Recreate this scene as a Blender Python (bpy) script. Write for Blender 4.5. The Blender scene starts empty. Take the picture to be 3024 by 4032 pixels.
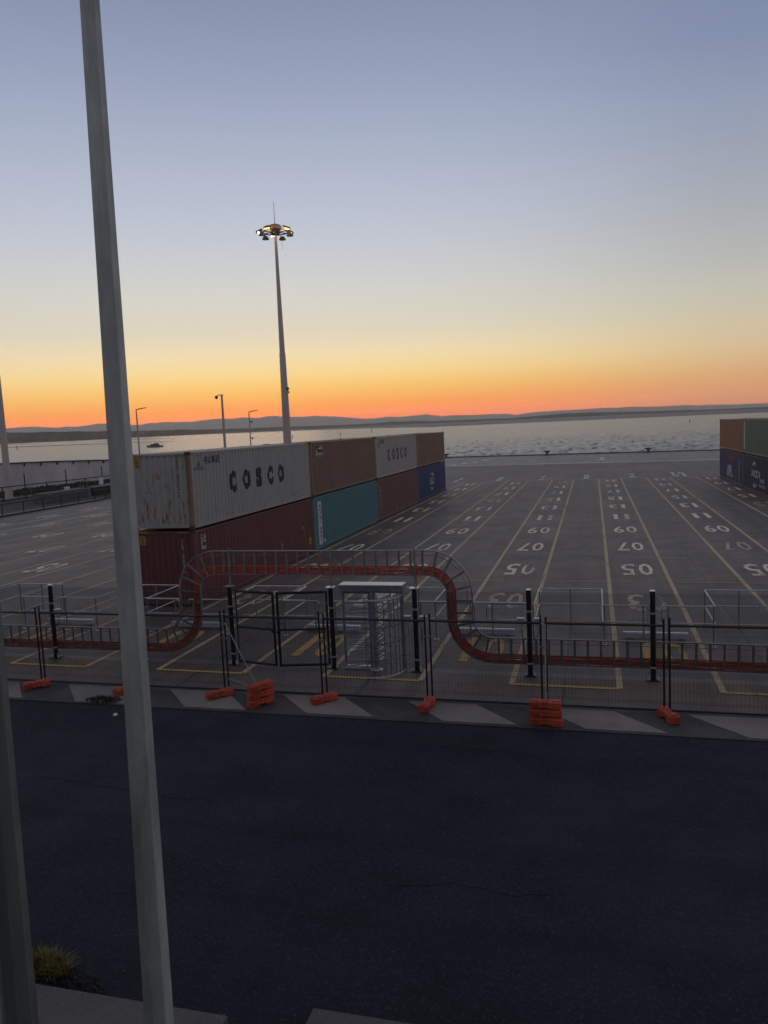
import bpy, bmesh, math, random
from math import sin, cos, pi, radians, sqrt, atan2, floor
from mathutils import Vector, Matrix

rnd = random.Random(11)
sc = bpy.context.scene
COL = sc.collection

# ------------------------------------------------------------------ camera
W_PX, H_PX = 3024.0, 4032.0                # the photograph, for lens and far bearings
F_PX, PITCH, ROLL, YAW, CAM_H = 3058.6, 0.10591, -0.04559, -0.26563, 6.045
TILT = 20 / 3058.6                         # the paved yard drains gently down to the water
RH = Vector((cos(YAW), -sin(YAW), 0))
TM = Matrix.Rotation(-TILT, 4, RH)
_fw = Vector((sin(YAW) * cos(PITCH), cos(YAW) * cos(PITCH), -sin(PITCH)))
_u0 = RH.cross(_fw)
_rt = RH * cos(ROLL) + _u0 * sin(ROLL)
_up = -RH * sin(ROLL) + _u0 * cos(ROLL)
cam_d = bpy.data.cameras.new('camera')
cam = bpy.data.objects.new('camera', cam_d)
COL.objects.link(cam)
cam_d.sensor_fit = 'VERTICAL'
cam_d.sensor_height = 36.0
cam_d.lens = 36.0 * F_PX / H_PX
cam_d.clip_start = 0.05
cam_d.clip_end = 90000
m = Matrix((_rt, _up, -_fw)).transposed().to_4x4()
m.translation = (0, 0, CAM_H)
cam.matrix_world = TM @ m
CAM_POS = TM @ Vector((0, 0, CAM_H))
sc.camera = cam


def bearing(px, py):
    """Direction in the level world of a far thing seen at (px, py) of the photograph."""
    d = _fw + _rt * ((px - W_PX / 2) / F_PX) + _up * ((H_PX / 2 - py) / F_PX)
    return (TM.to_3x3() @ d)


# ------------------------------------------------------------------ sky, sun, exposure
sc.view_settings.view_transform = 'Standard'
sc.view_settings.look = 'None'
sc.view_settings.exposure = 0
sc.view_settings.gamma = 1
sc.view_settings.use_curve_mapping = False
SUN_AZ = -25.5                              # degrees from +Y toward +X
SUN_EL = 0.6


def lin(c):
    return tuple((v / 255 / 12.92) if v / 255 <= 0.04045 else ((v / 255 + 0.055) / 1.055) ** 2.4 for v in c)


world = bpy.data.worlds.new('World')
sc.world = world
world.use_nodes = True
wt = world.node_tree
wt.nodes.clear()


def nd(nt, typ, **kw):
    n = nt.nodes.new(typ)
    for k, v in kw.items():
        if k in n.inputs:
            n.inputs[k].default_value = v
        else:
            setattr(n, k, v)
    return n


def math_n(nt, op, a, b=None, c=None, clamp=False):
    n = nt.nodes.new('ShaderNodeMath')
    n.operation = op
    n.use_clamp = clamp
    for i, v in enumerate((a, b, c)):
        if v is None:
            continue
        if isinstance(v, (int, float)):
            n.inputs[i].default_value = v
        else:
            nt.links.new(v, n.inputs[i])
    return n.outputs[0]


def ramp_n(nt, fac, stops, interp='LINEAR'):
    r = nt.nodes.new('ShaderNodeValToRGB')
    r.color_ramp.interpolation = interp
    el = r.color_ramp.elements
    while len(el) > 1:
        el.remove(el[-1])
    for i, (p, c) in enumerate(stops):
        e = el[0] if i == 0 else el.new(p)
        e.position = p
        e.color = (*c[:3], 1)
    if fac is not None:
        nt.links.new(fac, r.inputs[0])
    return r.outputs[0]


def mix_n(nt, fac, a, b, mode='MIX'):
    n = nt.nodes.new('ShaderNodeMix')
    n.data_type = 'RGBA'
    n.blend_type = mode
    for s, v in ((0, fac), (6, a), (7, b)):
        if isinstance(v, (int, float)):
            n.inputs[s].default_value = v
        elif isinstance(v, tuple):
            n.inputs[s].default_value = (*v[:3], 1)
        else:
            nt.links.new(v, n.inputs[s])
    return n.outputs[2]


tc = wt.nodes.new('ShaderNodeTexCoord')
sx = wt.nodes.new('ShaderNodeSeparateXYZ')
wt.links.new(tc.outputs['Generated'], sx.inputs[0])
zz = math_n(wt, 'SQRT', math_n(wt, 'MAXIMUM', sx.outputs[2], 0.0))
hl = math_n(wt, 'SQRT', math_n(wt, 'ADD', math_n(wt, 'MULTIPLY', sx.outputs[0], sx.outputs[0]),
                               math_n(wt, 'ADD', math_n(wt, 'MULTIPLY', sx.outputs[1], sx.outputs[1]), 1e-6)))
sxn, syn = sin(radians(SUN_AZ)), cos(radians(SUN_AZ))
ca = math_n(wt, 'DIVIDE', math_n(wt, 'ADD', math_n(wt, 'MULTIPLY', sx.outputs[0], sxn),
                                 math_n(wt, 'MULTIPLY', sx.outputs[1], syn)), hl)
HAZE_D, HAZE_TOP, HAZE_LEN = 6.2e-5, 380.0, 27000.0
AIR = (.205, .165, .140)                    # what the haze itself sends back at dusk


def S(rows):
    """Sky radiance above the haze, from the colours seen through it."""
    out = []
    for p in (0, .03, .06, .08, .10, .12, .134, .15, .168, .195, .222, .263, .30, .346, .372, .411, .464, .511, .57, .619, .674, .74, .80, 1.0):
        for (p0, c0), (p1, c1) in zip(rows, rows[1:]):
            if p0 <= p <= p1:
                k = (p - p0) / (p1 - p0)
                c = tuple(a + (b_ - a) * k for a, b_ in zip(c0, c1))
                break
        t = math.exp(-HAZE_D * min(HAZE_LEN, HAZE_TOP / max(p * p, 1e-4)))
        out.append((p, tuple(max(0.0, (v * 1.06 - (1 - t) * a) / t) for v, a in zip(lin(c), AIR))))
    return out


sunward = ramp_n(wt, zz, S([(0.0, (250, 128, 62)), (.09, (252, 136, 66)), (.134, (253, 147, 76)), (.168, (249, 160, 84)), (.222, (247, 194, 108)),
                            (.263, (247, 214, 146)), (.30, (241, 219, 174)), (.346, (222, 214, 191)), (.411, (211, 211, 205)),
                            (.464, (199, 203, 210)), (.511, (187, 194, 211)), (.57, (171, 181, 201)), (.619, (155, 165, 191)),
                            (.674, (137, 147, 175)), (.80, (128, 136, 158)), (1.0, (128, 132, 148))]))
sideways = ramp_n(wt, zz, S([(0.0, (198, 130, 100)), (.067, (203, 138, 104)), (.127, (207, 145, 106)), (.198, (215, 165, 115)), (.258, (216, 186, 145)),
                             (.32, (206, 195, 166)), (.372, (194, 192, 178)), (.426, (180, 182, 181)), (.493, (166, 171, 179)),
                             (.549, (153, 162, 182)), (.596, (140, 152, 178)), (.637, (125, 138, 168)), (.80, (124, 131, 155)),
                             (1.0, (128, 132, 148))]))
antisun = ramp_n(wt, zz, S([(0.0, (138, 128, 132)), (.2, (152, 138, 142)), (.32, (168, 150, 152)), (.45, (164, 156, 162)),
                            (.65, (146, 148, 164)), (1.0, (128, 132, 148))]))
mr = nd(wt, 'ShaderNodeMapRange', interpolation_type='SMOOTHSTEP')
for i, v in ((1, .80), (2, 1.0)):
    mr.inputs[i].default_value = v
wt.links.new(ca, mr.inputs[0])
mr2 = nd(wt, 'ShaderNodeMapRange', interpolation_type='SMOOTHSTEP')
for i, v in ((1, -.6), (2, .80)):
    mr2.inputs[i].default_value = v
wt.links.new(ca, mr2.inputs[0])
sky_c = mix_n(wt, mr2.outputs[0], antisun, mix_n(wt, mr.outputs[0], sideways, sunward))
sky = nd(wt, 'ShaderNodeTexSky', sky_type='NISHITA', sun_disc=False, sun_elevation=radians(SUN_EL), sun_rotation=radians(SUN_AZ))
bg = nd(wt, 'ShaderNodeBackground', Strength=1.0)
bg2 = nd(wt, 'ShaderNodeBackground', Strength=0.05)
wt.links.new(sky_c, bg.inputs[0])
wt.links.new(sky.outputs[0], bg2.inputs[0])
mxs = nd(wt, 'ShaderNodeMixShader', Fac=0.10)
wo = wt.nodes.new('ShaderNodeOutputWorld')
wt.links.new(bg.outputs[0], mxs.inputs[1])
wt.links.new(bg2.outputs[0], mxs.inputs[2])
wt.links.new(mxs.outputs[0], wo.inputs[0])

sun_d = bpy.data.lights.new('sun', 'SUN')
sun_d.energy = 0.04                         # the sun has just gone behind the hills: only its glow is left
sun_d.angle = radians(12)
sun_d.color = (1.0, .62, .35)
sun = bpy.data.objects.new('sun', sun_d)
COL.objects.link(sun)
_sd = Vector((sin(radians(SUN_AZ)) * cos(radians(4)), cos(radians(SUN_AZ)) * cos(radians(4)), sin(radians(4))))
sun.rotation_euler = _sd.to_track_quat('Z', 'Y').to_euler()
LEVEL = {cam, sun}                          # things placed in the level world, not on the sloping yard

# ------------------------------------------------------------------ materials
MATS = {}


def noise_n(nt, vec, scale, detail=4, rough=.6, sc3=None):
    if sc3:
        mp = nd(nt, 'ShaderNodeMapping')
        mp.inputs['Scale'].default_value = sc3
        nt.links.new(vec, mp.inputs[0])
        vec = mp.outputs[0]
    n = nd(nt, 'ShaderNodeTexNoise', Scale=scale, Detail=detail, Roughness=rough)
    nt.links.new(vec, n.inputs['Vector'])
    return n.outputs['Fac']


def base_mat(name):
    mt = bpy.data.materials.new(name)
    mt.use_nodes = True
    nt = mt.node_tree
    b = nt.nodes['Principled BSDF']
    t = nt.nodes.new('ShaderNodeTexCoord')
    return mt, nt, b, t.outputs['Object']


def step_n(nt, v, lo, hi):
    n = nd(nt, 'ShaderNodeMapRange', interpolation_type='SMOOTHSTEP')
    n.inputs[1].default_value = lo
    n.inputs[2].default_value = hi
    nt.links.new(v, n.inputs[0])
    return n.outputs[0]


def bump(nt, b, h, strength, dist):
    n = nd(nt, 'ShaderNodeBump', Strength=strength, Distance=dist)
    nt.links.new(h, n.inputs['Height'])
    nt.links.new(n.outputs[0], b.inputs['Normal'])


def M(name, col, rough=.6, metal=0., var=.25, scale=2.5, bmp=0., bscale=40, stretch=None, spec=.5):
    """Plain surface with blotchy grain."""
    if name in MATS:
        return MATS[name]
    mt, nt, b, v = base_mat(name)
    f = noise_n(nt, v, scale, 5, .65, stretch)
    c = mix_n(nt, step_n(nt, f, .3, .72), tuple(x * (1 - var) for x in col), tuple(min(1, x * (1 + var)) for x in col))
    nt.links.new(c, b.inputs['Base Color'])
    b.inputs['Roughness'].default_value = rough
    b.inputs['Metallic'].default_value = metal
    b.inputs['Specular IOR Level'].default_value = spec
    if bmp:
        bump(nt, b, noise_n(nt, v, bscale, 4), bmp, .02)
    MATS[name] = mt
    return mt


def box_paint(name, col, rust=.35, rustcol=(.16, .06, .025), fade=(.3, .29, .27), rough=.55):
    """Weathered container paint: faded blotches, rust runs, grime toward the bottom rail (object z)."""
    if name in MATS:
        return MATS[name]
    mt, nt, b, v = base_mat(name)
    sp = nd(nt, 'ShaderNodeSeparateXYZ')
    nt.links.new(v, sp.inputs[0])
    c = mix_n(nt, math_n(nt, 'MULTIPLY', step_n(nt, noise_n(nt, v, 1.3, 6, .7, (1, .6, .5)), .42, .75), .28), col, fade)
    c = mix_n(nt, math_n(nt, 'MULTIPLY', step_n(nt, noise_n(nt, v, 3.0, 5, .6, (2.2, 2.2, .22)), .48, .7), .35), c, tuple(x * .55 for x in col))
    runs = noise_n(nt, v, 5.0, 6, .72, (2.6, 2.6, .3))
    low = math_n(nt, 'SUBTRACT', 1.0, math_n(nt, 'DIVIDE', sp.outputs[2], 2.2), clamp=True)
    thr = math_n(nt, 'ADD', runs, math_n(nt, 'MULTIPLY', low, .09))
    patch = noise_n(nt, v, 11, 4, .7, (1, 1, .5))
    thr = math_n(nt, 'ADD', thr, math_n(nt, 'MULTIPLY', math_n(nt, 'SUBTRACT', patch, .5), .35))
    rm = math_n(nt, 'MULTIPLY', step_n(nt, thr, .74 - .12 * rust, .80 - .10 * rust), .9)
    c = mix_n(nt, rm, c, rustcol)
    nt.links.new(c, b.inputs['Base Color'])
    rr = nd(nt, 'ShaderNodeMapRange')
    rr.inputs[3].default_value = rough
    rr.inputs[4].default_value = .9
    nt.links.new(rm, rr.inputs[0])
    nt.links.new(rr.outputs[0], b.inputs['Roughness'])
    bump(nt, b, noise_n(nt, v, 6, 4, .6), .25, .03)
    MATS[name] = mt
    return mt


def worn_paint(name, col, under=(.085, .08, .075), wear=.5):
    """Road paint rubbed through to the paving in places (world position, so that copies differ)."""
    if name in MATS:
        return MATS[name]
    mt, nt, b, v = base_mat(name)
    g = nd(nt, 'ShaderNodeNewGeometry')
    p = g.outputs['Position']
    f = noise_n(nt, p, 7.0, 6, .75)
    f2 = noise_n(nt, p, .35, 3, .5)
    f3 = noise_n(nt, p, 2.0, 4, .7, (1, .12, 1))
    t = math_n(nt, 'ADD', math_n(nt, 'ADD', math_n(nt, 'MULTIPLY', f, .5), math_n(nt, 'MULTIPLY', f2, .5)), math_n(nt, 'MULTIPLY', f3, .4))
    lo = .50 + .26 * wear
    c = mix_n(nt, step_n(nt, t, lo - .10, lo + .12), under, col)
    nt.links.new(c, b.inputs['Base Color'])
    b.inputs['Roughness'].default_value = .75
    MATS[name] = mt
    return mt


def ground_mat(name, col, dark=.5, rough=(.42, .62), grain=60, streak=True, gb=.35, light=1.4, tint=(1.0, .97, .93), slab=None):
    mt, nt, b, v = base_mat(name)
    big = noise_n(nt, v, .08, 5, .6)
    mid = noise_n(nt, v, .7, 5, .65)
    fine = noise_n(nt, v, grain, 3, .7)
    c = mix_n(nt, step_n(nt, big, .35, .68), tuple(x * dark for x in col), tuple(x * light * y for x, y in zip(col, tint)))
    c = mix_n(nt, math_n(nt, 'MULTIPLY', step_n(nt, mid, .45, .72), .45), c, tuple(x * dark * .8 for x in col))
    rmix = step_n(nt, mid, .35, .65)
    if slab:
        sn = nd(nt, 'ShaderNodeVectorMath', operation='SNAP')
        sn.inputs[1].default_value = (slab[0], slab[1], 1)
        ad = nd(nt, 'ShaderNodeVectorMath', operation='ADD')
        ad.inputs[1].default_value = (.30, -16.9 % 5.9 - 5.9 + 5.9, 0)
        nt.links.new(v, ad.inputs[0])
        nt.links.new(ad.outputs[0], sn.inputs[0])
        wn = nd(nt, 'ShaderNodeTexWhiteNoise')
        nt.links.new(sn.outputs[0], wn.inputs['Vector'])
        c = mix_n(nt, math_n(nt, 'MULTIPLY', wn.outputs['Value'], .42), c, tuple(x * .45 for x in col))
        wv = math_n(nt, 'MULTIPLY', step_n(nt, noise_n(nt, v, .9, 5, .7, (1, .10, 1)), .44, .66), .38)
        c = mix_n(nt, wv, c, tuple(x * .42 for x in col))
    if streak:
        st = noise_n(nt, v, 1.0, 4, .6, (1.5, .025, 1))
        sm = math_n(nt, 'MULTIPLY', step_n(nt, st, .46, .66), .55)
        c = mix_n(nt, sm, c, tuple(x * dark * .55 for x in col))
        st2 = noise_n(nt, v, 2.2, 4, .7, (.05, 1.2, 1))
        c = mix_n(nt, math_n(nt, 'MULTIPLY', step_n(nt, st2, .58, .72), .2), c, tuple(x * light * 1.25 for x in col))
    c = mix_n(nt, math_n(nt, 'MULTIPLY', step_n(nt, fine, .5, .75), gb), c, tuple(min(1, x * 2.6) for x in col))
    nt.links.new(c, b.inputs['Base Color'])
    rr = nd(nt, 'ShaderNodeMapRange')
    rr.inputs[3].default_value, rr.inputs[4].default_value = rough
    nt.links.new(rmix, rr.inputs[0])
    nt.links.new(rr.outputs[0], b.inputs['Roughness'])
    bump(nt, b, fine, .3, .008)
    MATS[name] = mt
    return mt


GALV = M('galvanised_steel', (.50, .52, .54), .36, .6, .22, 6)
GALV_DULL = M('dull_galvanised_steel', (.24, .255, .255), .5, .35, .2, 4)
BLACK = M('black_powder_coat', (.010, .011, .014), .42, 0, .2, 3)
BLACKWIRE = M('black_wire', (.012, .012, .013), .6)
REDBLACK = M('dark_painted_tube', (.022, .012, .012), .5)
CHROME = M('bright_zinc', (.82, .82, .82), .3, .35, .1, 5)
ORANGE = M('orange_plastic', (.52, .082, .034), .6, 0, .42, 4, .15, 30)
CONDUIT = M('orange_conduit_plastic', (.50, .070, .032), .45, 0, .2, 8)
POLE = M('weathered_pole_steel', (.48, .51, .485), .55, .15, .36, 2.2, .1, 25, (1, 1, .25))
MAST = M('mast_steel', (.46, .42, .38), .55, .2, .12, .6, stretch=(1, 1, .3))
DARKMETAL = M('dark_lamp_metal', (.09, .085, .085), .5, .3)
BOXGREY = M('grey_enclosure', (.30, .31, .32), .45)
WHITE = M('white_board', (.75, .75, .74), .5, var=.06)
CABLEM = M('black_cable', (.012, .012, .012), .6)
SEAL = M('joint_sealant', (.022, .021, .021), .5)
YARD = ground_mat('yard_asphalt', (.156, .121, .092), .74, (.56, .64), 60, True, .3, 1.2, (1, .98, .95), (2.315, 5.9))
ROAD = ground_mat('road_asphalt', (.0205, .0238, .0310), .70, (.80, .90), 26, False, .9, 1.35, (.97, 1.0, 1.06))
_nt = ROAD.node_tree
_b = _nt.nodes['Principled BSDF']
_b.inputs['Specular IOR Level'].default_value = .22
_v = [n for n in _nt.nodes if n.type == 'TEX_COORD'][0].outputs['Object']
_old = _b.inputs['Base Color'].links[0].from_socket
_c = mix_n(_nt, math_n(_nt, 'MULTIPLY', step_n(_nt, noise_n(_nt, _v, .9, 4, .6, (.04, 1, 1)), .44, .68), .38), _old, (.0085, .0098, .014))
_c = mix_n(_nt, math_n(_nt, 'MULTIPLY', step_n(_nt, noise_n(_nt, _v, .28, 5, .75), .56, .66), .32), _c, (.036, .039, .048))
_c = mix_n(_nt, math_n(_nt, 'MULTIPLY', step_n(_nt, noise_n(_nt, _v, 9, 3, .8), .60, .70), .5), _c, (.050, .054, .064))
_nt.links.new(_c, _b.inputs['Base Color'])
STRIP = ground_mat('strip_asphalt', (.055, .050, .046), .6, (.6, .85), 40, False, .4)
PALE = ground_mat('pale_concrete', (.27, .235, .20), .62, (.6, .85), 30, False, .15, 1.15, (1, .97, .93))
QUAY = ground_mat('quay_concrete', (.19, .17, .15), .7, (.45, .6), 20, True, .2, 1.2)
APRON = ground_mat('apron_concrete', (.205, .195, .185), .85, (.75, .85), 10, False, .1, 1.1)
FOOT = ground_mat('footpath_concrete', (.135, .126, .115), .6, (.7, .9), 30, False, .25, 1.2)
VERGE = ground_mat('verge_soil', (.07, .058, .045), .5, (.9, 1.0), 8, False, .3)
FADED = worn_paint('faded_cream_paint', (.60, .47, .32), wear=.62)
CREAM = worn_paint('worn_cream_paint', (.84, .69, .50), wear=.42)
WHITEP = worn_paint('worn_white_paint', (.78, .74, .68), wear=.15)
YELLOW = worn_paint('worn_yellow_paint', (.56, .34, .09), wear=.34)
OLDYEL = worn_paint('old_yellow_paint', (.52, .40, .23), wear=.30)
THIN = worn_paint('thin_faded_paint', (.34, .31, .26), wear=.40)


# ------------------------------------------------------------------ mesh helpers
class MB:
    """Collects shapes into one mesh; coordinates are taken relative to origin o."""

    def __init__(s, o=(0, 0, 0)):
        s.bm = bmesh.new()
        s.o = Vector(o)

    def v(s, p):
        return s.bm.verts.new(Vector(p) - s.o)

    def face(s, pts):
        try:
            return s.bm.faces.new([s.v(p) for p in pts])
        except ValueError:
            return None

    def box(s, c, d, rz=0.):
        c = Vector(c)
        hx, hy, hz = (x / 2 for x in d)
        q = Matrix.Rotation(rz, 3, 'Z')
        vs = [s.v(c + q @ Vector((x * hx, y * hy, z * hz))) for x in (-1, 1) for y in (-1, 1) for z in (-1, 1)]
        for f in ((0, 1, 3, 2), (4, 6, 7, 5), (0, 4, 5, 1), (2, 3, 7, 6), (0, 2, 6, 4), (1, 5, 7, 3)):
            s.bm.faces.new([vs[i] for i in f])
        return s

    def path(s, pts, prof, up=(0, 0, 1), closed=False, caps=True):
        """Sweep a closed 2D profile (a along up, b across) along a polyline with mitred joints."""
        pts = [Vector(p) for p in pts]
        up = Vector(up)
        n = len(pts)
        rings = []
        for i in range(n):
            if closed:
                a, c = pts[i - 1], pts[(i + 1) % n]
            else:
                a, c = pts[max(i - 1, 0)], pts[min(i + 1, n - 1)]
            t1 = (pts[i] - a).normalized() if (pts[i] - a).length > 1e-9 else None
            t2 = (c - pts[i]).normalized() if (c - pts[i]).length > 1e-9 else None
            t1 = t1 or t2
            t2 = t2 or t1
            t = (t1 + t2).normalized()
            k = 1 / max(.4, t.dot(t2))
            u = up - t * up.dot(t)
            if u.length < 1e-4:
                u = Vector((1, 0, 0)) - t * t.x
                if u.length < 1e-4:
                    u = Vector((0, 1, 0))
            u.normalize()
            w = t.cross(u)
            bend = (t2 - t1)
            ring = []
            for (pa, pb) in prof:
                off = u * pa + w * pb
                if bend.length > 1e-4:
                    bd = bend.normalized()
                    off = off + bd * off.dot(bd) * (k - 1)
                ring.append(s.v(pts[i] + off))
            rings.append(ring)
        m_ = len(prof)
        for i in range(n if closed else n - 1):
            r1, r2 = rings[i], rings[(i + 1) % n]
            for j in range(m_):
                s.bm.faces.new([r1[j], r1[(j + 1) % m_], r2[(j + 1) % m_], r2[j]])
        if caps and not closed:
            s.bm.faces.new(rings[0][::-1])
            s.bm.faces.new(rings[-1])
        return s

    def tube(s, pts, r, n=8, up=(0, 0, 1), closed=False):
        return s.path(pts, [(r * cos(2 * pi * i / n), r * sin(2 * pi * i / n)) for i in range(n)], up, closed)

    def bar(s, p, q, a, b=None, up=(0, 0, 1)):
        b = a if b is None else b
        return s.path([p, q], [(-a / 2, -b / 2), (a / 2, -b / 2), (a / 2, b / 2), (-a / 2, b / 2)], up)

    def cone(s, p, q, r1, r2, n=12, rot=0.):
        p, q = Vector(p), Vector(q)
        t = (q - p).normalized()
        u = Vector((1, 0, 0)) - t * t.x
        if u.length < .1:
            u = Vector((0, 1, 0)) - t * t.y
        u.normalize()
        w = t.cross(u)
        R1 = [s.v(p + (u * cos(2 * pi * i / n + rot) + w * sin(2 * pi * i / n + rot)) * r1) for i in range(n)]
        R2 = [s.v(q + (u * cos(2 * pi * i / n + rot) + w * sin(2 * pi * i / n + rot)) * r2) for i in range(n)]
        for i in range(n):
            s.bm.faces.new([R1[i], R1[(i + 1) % n], R2[(i + 1) % n], R2[i]])
        s.bm.faces.new(R1[::-1])
        s.bm.faces.new(R2)
        return s

    def lathe(s, prof, c, n=14):
        c = Vector(c)
        rings = [[s.v(c + Vector((r * cos(2 * pi * i / n), r * sin(2 * pi * i / n), z))) for i in range(n)] for r, z in prof]
        for a, b in zip(rings, rings[1:]):
            for i in range(n):
                s.bm.faces.new([a[i], a[(i + 1) % n], b[(i + 1) % n], b[i]])
        s.bm.faces.new(rings[0][::-1])
        s.bm.faces.new(rings[-1])
        return s

    def prism(s, pts, vec):
        pts = [Vector(p) for p in pts]
        vec = Vector(vec)
        a = [s.v(p) for p in pts]
        b = [s.v(p + vec) for p in pts]
        n = len(pts)
        for i in range(n):
            s.bm.faces.new([a[i], a[(i + 1) % n], b[(i + 1) % n], b[i]])
        s.bm.faces.new(a[::-1])
        s.bm.faces.new(b)
        return s

    def done(s, name, mat, parent=None, smooth=False, bevel=0.):
        bm = s.bm
        if bevel:
            bmesh.ops.bevel(bm, geom=[e for e in bm.edges if len(e.link_faces) == 2 and e.calc_face_angle(0) > .6],
                            offset=bevel, segments=2, affect='EDGES', profile=.6, clamp_overlap=True)
        bmesh.ops.recalc_face_normals(bm, faces=bm.faces[:])
        me = bpy.data.meshes.new(name)
        bm.to_mesh(me)
        bm.free()
        me.materials.append(mat)
        if smooth:
            me.polygons.foreach_set('use_smooth', [True] * len(me.polygons))
            try:
                me.set_sharp_from_angle(angle=radians(40))
            except Exception:
                pass
        return link(name, me, parent)


def link(name, me, parent=None):
    o = bpy.data.objects.new(name, me)
    COL.objects.link(o)
    if parent is not None:
        o.parent = parent
    return o


def tag(o, label=None, cat=None, group=None, kind=None):
    for k, v in (('label', label), ('category', cat), ('group', group), ('kind', kind)):
        if v:
            o[k] = v
    return o


def thing(name, loc, label, cat, group=None, rz=0.):
    o = bpy.data.objects.new(name, None)
    COL.objects.link(o)
    o.empty_display_size = .2
    o.location = loc
    o.rotation_euler = (0, 0, rz)
    return tag(o, label, cat, group)


def kids(o):
    return [c for c in COL.objects if c.parent == o]


def dup_tree(o, parent=None, cache=None):
    c = o.copy()
    COL.objects.link(c)
    if parent is not None:
        c.parent = parent
    for ch in KIDS.get(o.name, ()):
        dup_tree(ch, c)
    return c


KIDS = {}


def remember(o):
    KIDS[o.name] = [c for c in COL.objects if c.parent == o]
    for c in KIDS[o.name]:
        KIDS[c.name] = [g for g in COL.objects if g.parent == c]


def ground(name, poly, z, mat, skirt=0., kind='structure'):
    b = MB()
    if skirt:
        b.prism([(x, y, z - skirt) for x, y in poly], (0, 0, skirt))
    else:
        b.face([(x, y, z) for x, y in poly])
    return tag(b.done(name, mat), kind=kind)


# --- lettering
GLYPH = {}


def glyph_mesh(text, bold):
    key = (text, bold)
    if key not in GLYPH:
        cu = bpy.data.curves.new('glyph', 'FONT')
        cu.body = text
        cu.offset = bold
        cu.resolution_u = 2
        ob = bpy.data.objects.new('glyph', cu)
        COL.objects.link(ob)
        dg = bpy.context.evaluated_depsgraph_get()
        me = bpy.data.meshes.new_from_object(ob.evaluated_get(dg))
        vs = [tuple(v.co[:2]) for v in me.vertices]
        fs = [tuple(p.vertices) for p in me.polygons]
        x0, x1 = min(v[0] for v in vs), max(v[0] for v in vs)
        y0, y1 = min(v[1] for v in vs), max(v[1] for v in vs)
        GLYPH[key] = ([((x - x0) / (x1 - x0), (y - y0) / (y1 - y0)) for x, y in vs], fs)
        bpy.data.objects.remove(ob)
        bpy.data.meshes.remove(me)
        bpy.data.curves.remove(cu)
    return GLYPH[key]


class Flat:
    """2D shapes in (u, w), later laid on a surface."""

    def __init__(s):
        s.bm = bmesh.new()

    def text(s, t, u, w, du, dw, bold=0.02):
        vs, fs = glyph_mesh(t, bold)
        V = [s.bm.verts.new((u + a * du, w + b * dw, 0)) for a, b in vs]
        for f in fs:
            try:
                s.bm.faces.new([V[i] for i in f])
            except ValueError:
                pass
        return s

    def poly(s, pts):
        s.bm.faces.new([s.bm.verts.new((a, b, 0)) for a, b in pts])
        return s

    def rect(s, u, w, du, dw):
        return s.poly([(u, w), (u + du, w), (u + du, w + dw), (u, w + dw)])

    def ring(s, u, w, ru, rw, k=.86, n=24, a0=0., a1=2 * pi):
        P = lambda a, m: (u + ru * m * cos(a), w + rw * m * sin(a))
        for i in range(n):
            a, b = a0 + (a1 - a0) * i / n, a0 + (a1 - a0) * (i + 1) / n
            s.poly([P(a, k), P(a, 1), P(b, 1), P(b, k)])
        return s

    def lay(s, name, mat, parent, put, breaks=()):
        bm = s.bm
        if bm.verts:
            lo = min(v.co.x for v in bm.verts)
            hi = max(v.co.x for v in bm.verts)
            for b in breaks:
                if lo < b < hi:
                    bmesh.ops.bisect_plane(bm, geom=bm.verts[:] + bm.edges[:] + bm.faces[:], plane_co=(b, 0, 0), plane_no=(1, 0, 0))
        for v in bm.verts:
            v.co = put(v.co.x, v.co.y)
        me = bpy.data.meshes.new(name)
        bm.to_mesh(me)
        bm.free()
        me.materials.append(mat)
        return link(name, me, parent)


# ------------------------------------------------------------------ sea, far land, hills
SEA_Z = -3.6


def on_sea(px, py, z=SEA_Z):
    d = bearing(px, py)
    return CAM_POS + d * ((z - CAM_POS.z) / d.z)


def at_range(px, py, dist):
    d = bearing(px, py)
    return CAM_POS + d * (dist / sqrt(d.x ** 2 + d.y ** 2))


def sea_mat(name, col, rough, waves):
    mt, nt, b, v = base_mat(name)
    nt.links.new(mix_n(nt, step_n(nt, noise_n(nt, v, .004, 4, .6), .35, .7), tuple(x * .7 for x in col), tuple(x * 1.3 for x in col)), b.inputs['Base Color'])
    b.inputs['Roughness'].default_value = rough
    b.inputs['IOR'].default_value = 1.333
    hs = None
    for sc_, st, amp in waves:
        h = math_n(nt, 'MULTIPLY', noise_n(nt, v, sc_, 3, .55, st), amp)
        hs = h if hs is None else math_n(nt, 'ADD', hs, h)
    bump(nt, b, hs, 1.0, 1.0)
    MATS[name] = mt
    return mt


SEA = sea_mat('sea_water', (.050, .060, .080), .50, ((.2, (1, .5, 1), .02),))
WAVE = sea_mat('wavy_sea_water', (.052, .064, .084), .275, ((1.6, (1, .7, 1), .05),))
CALM = sea_mat('calm_water', (.05, .055, .065), .27, ((.5, (.5, 1, 1), .020), (.02, (.5, 1, 1), .25)))
b = MB()
b.face([(-40000, -3000, SEA_Z), (40000, -3000, SEA_Z), (40000, 60000, SEA_Z), (-40000, 60000, SEA_Z)])
sea = tag(b.done('sea', SEA), kind='structure')
LEVEL.add(sea)
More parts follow.
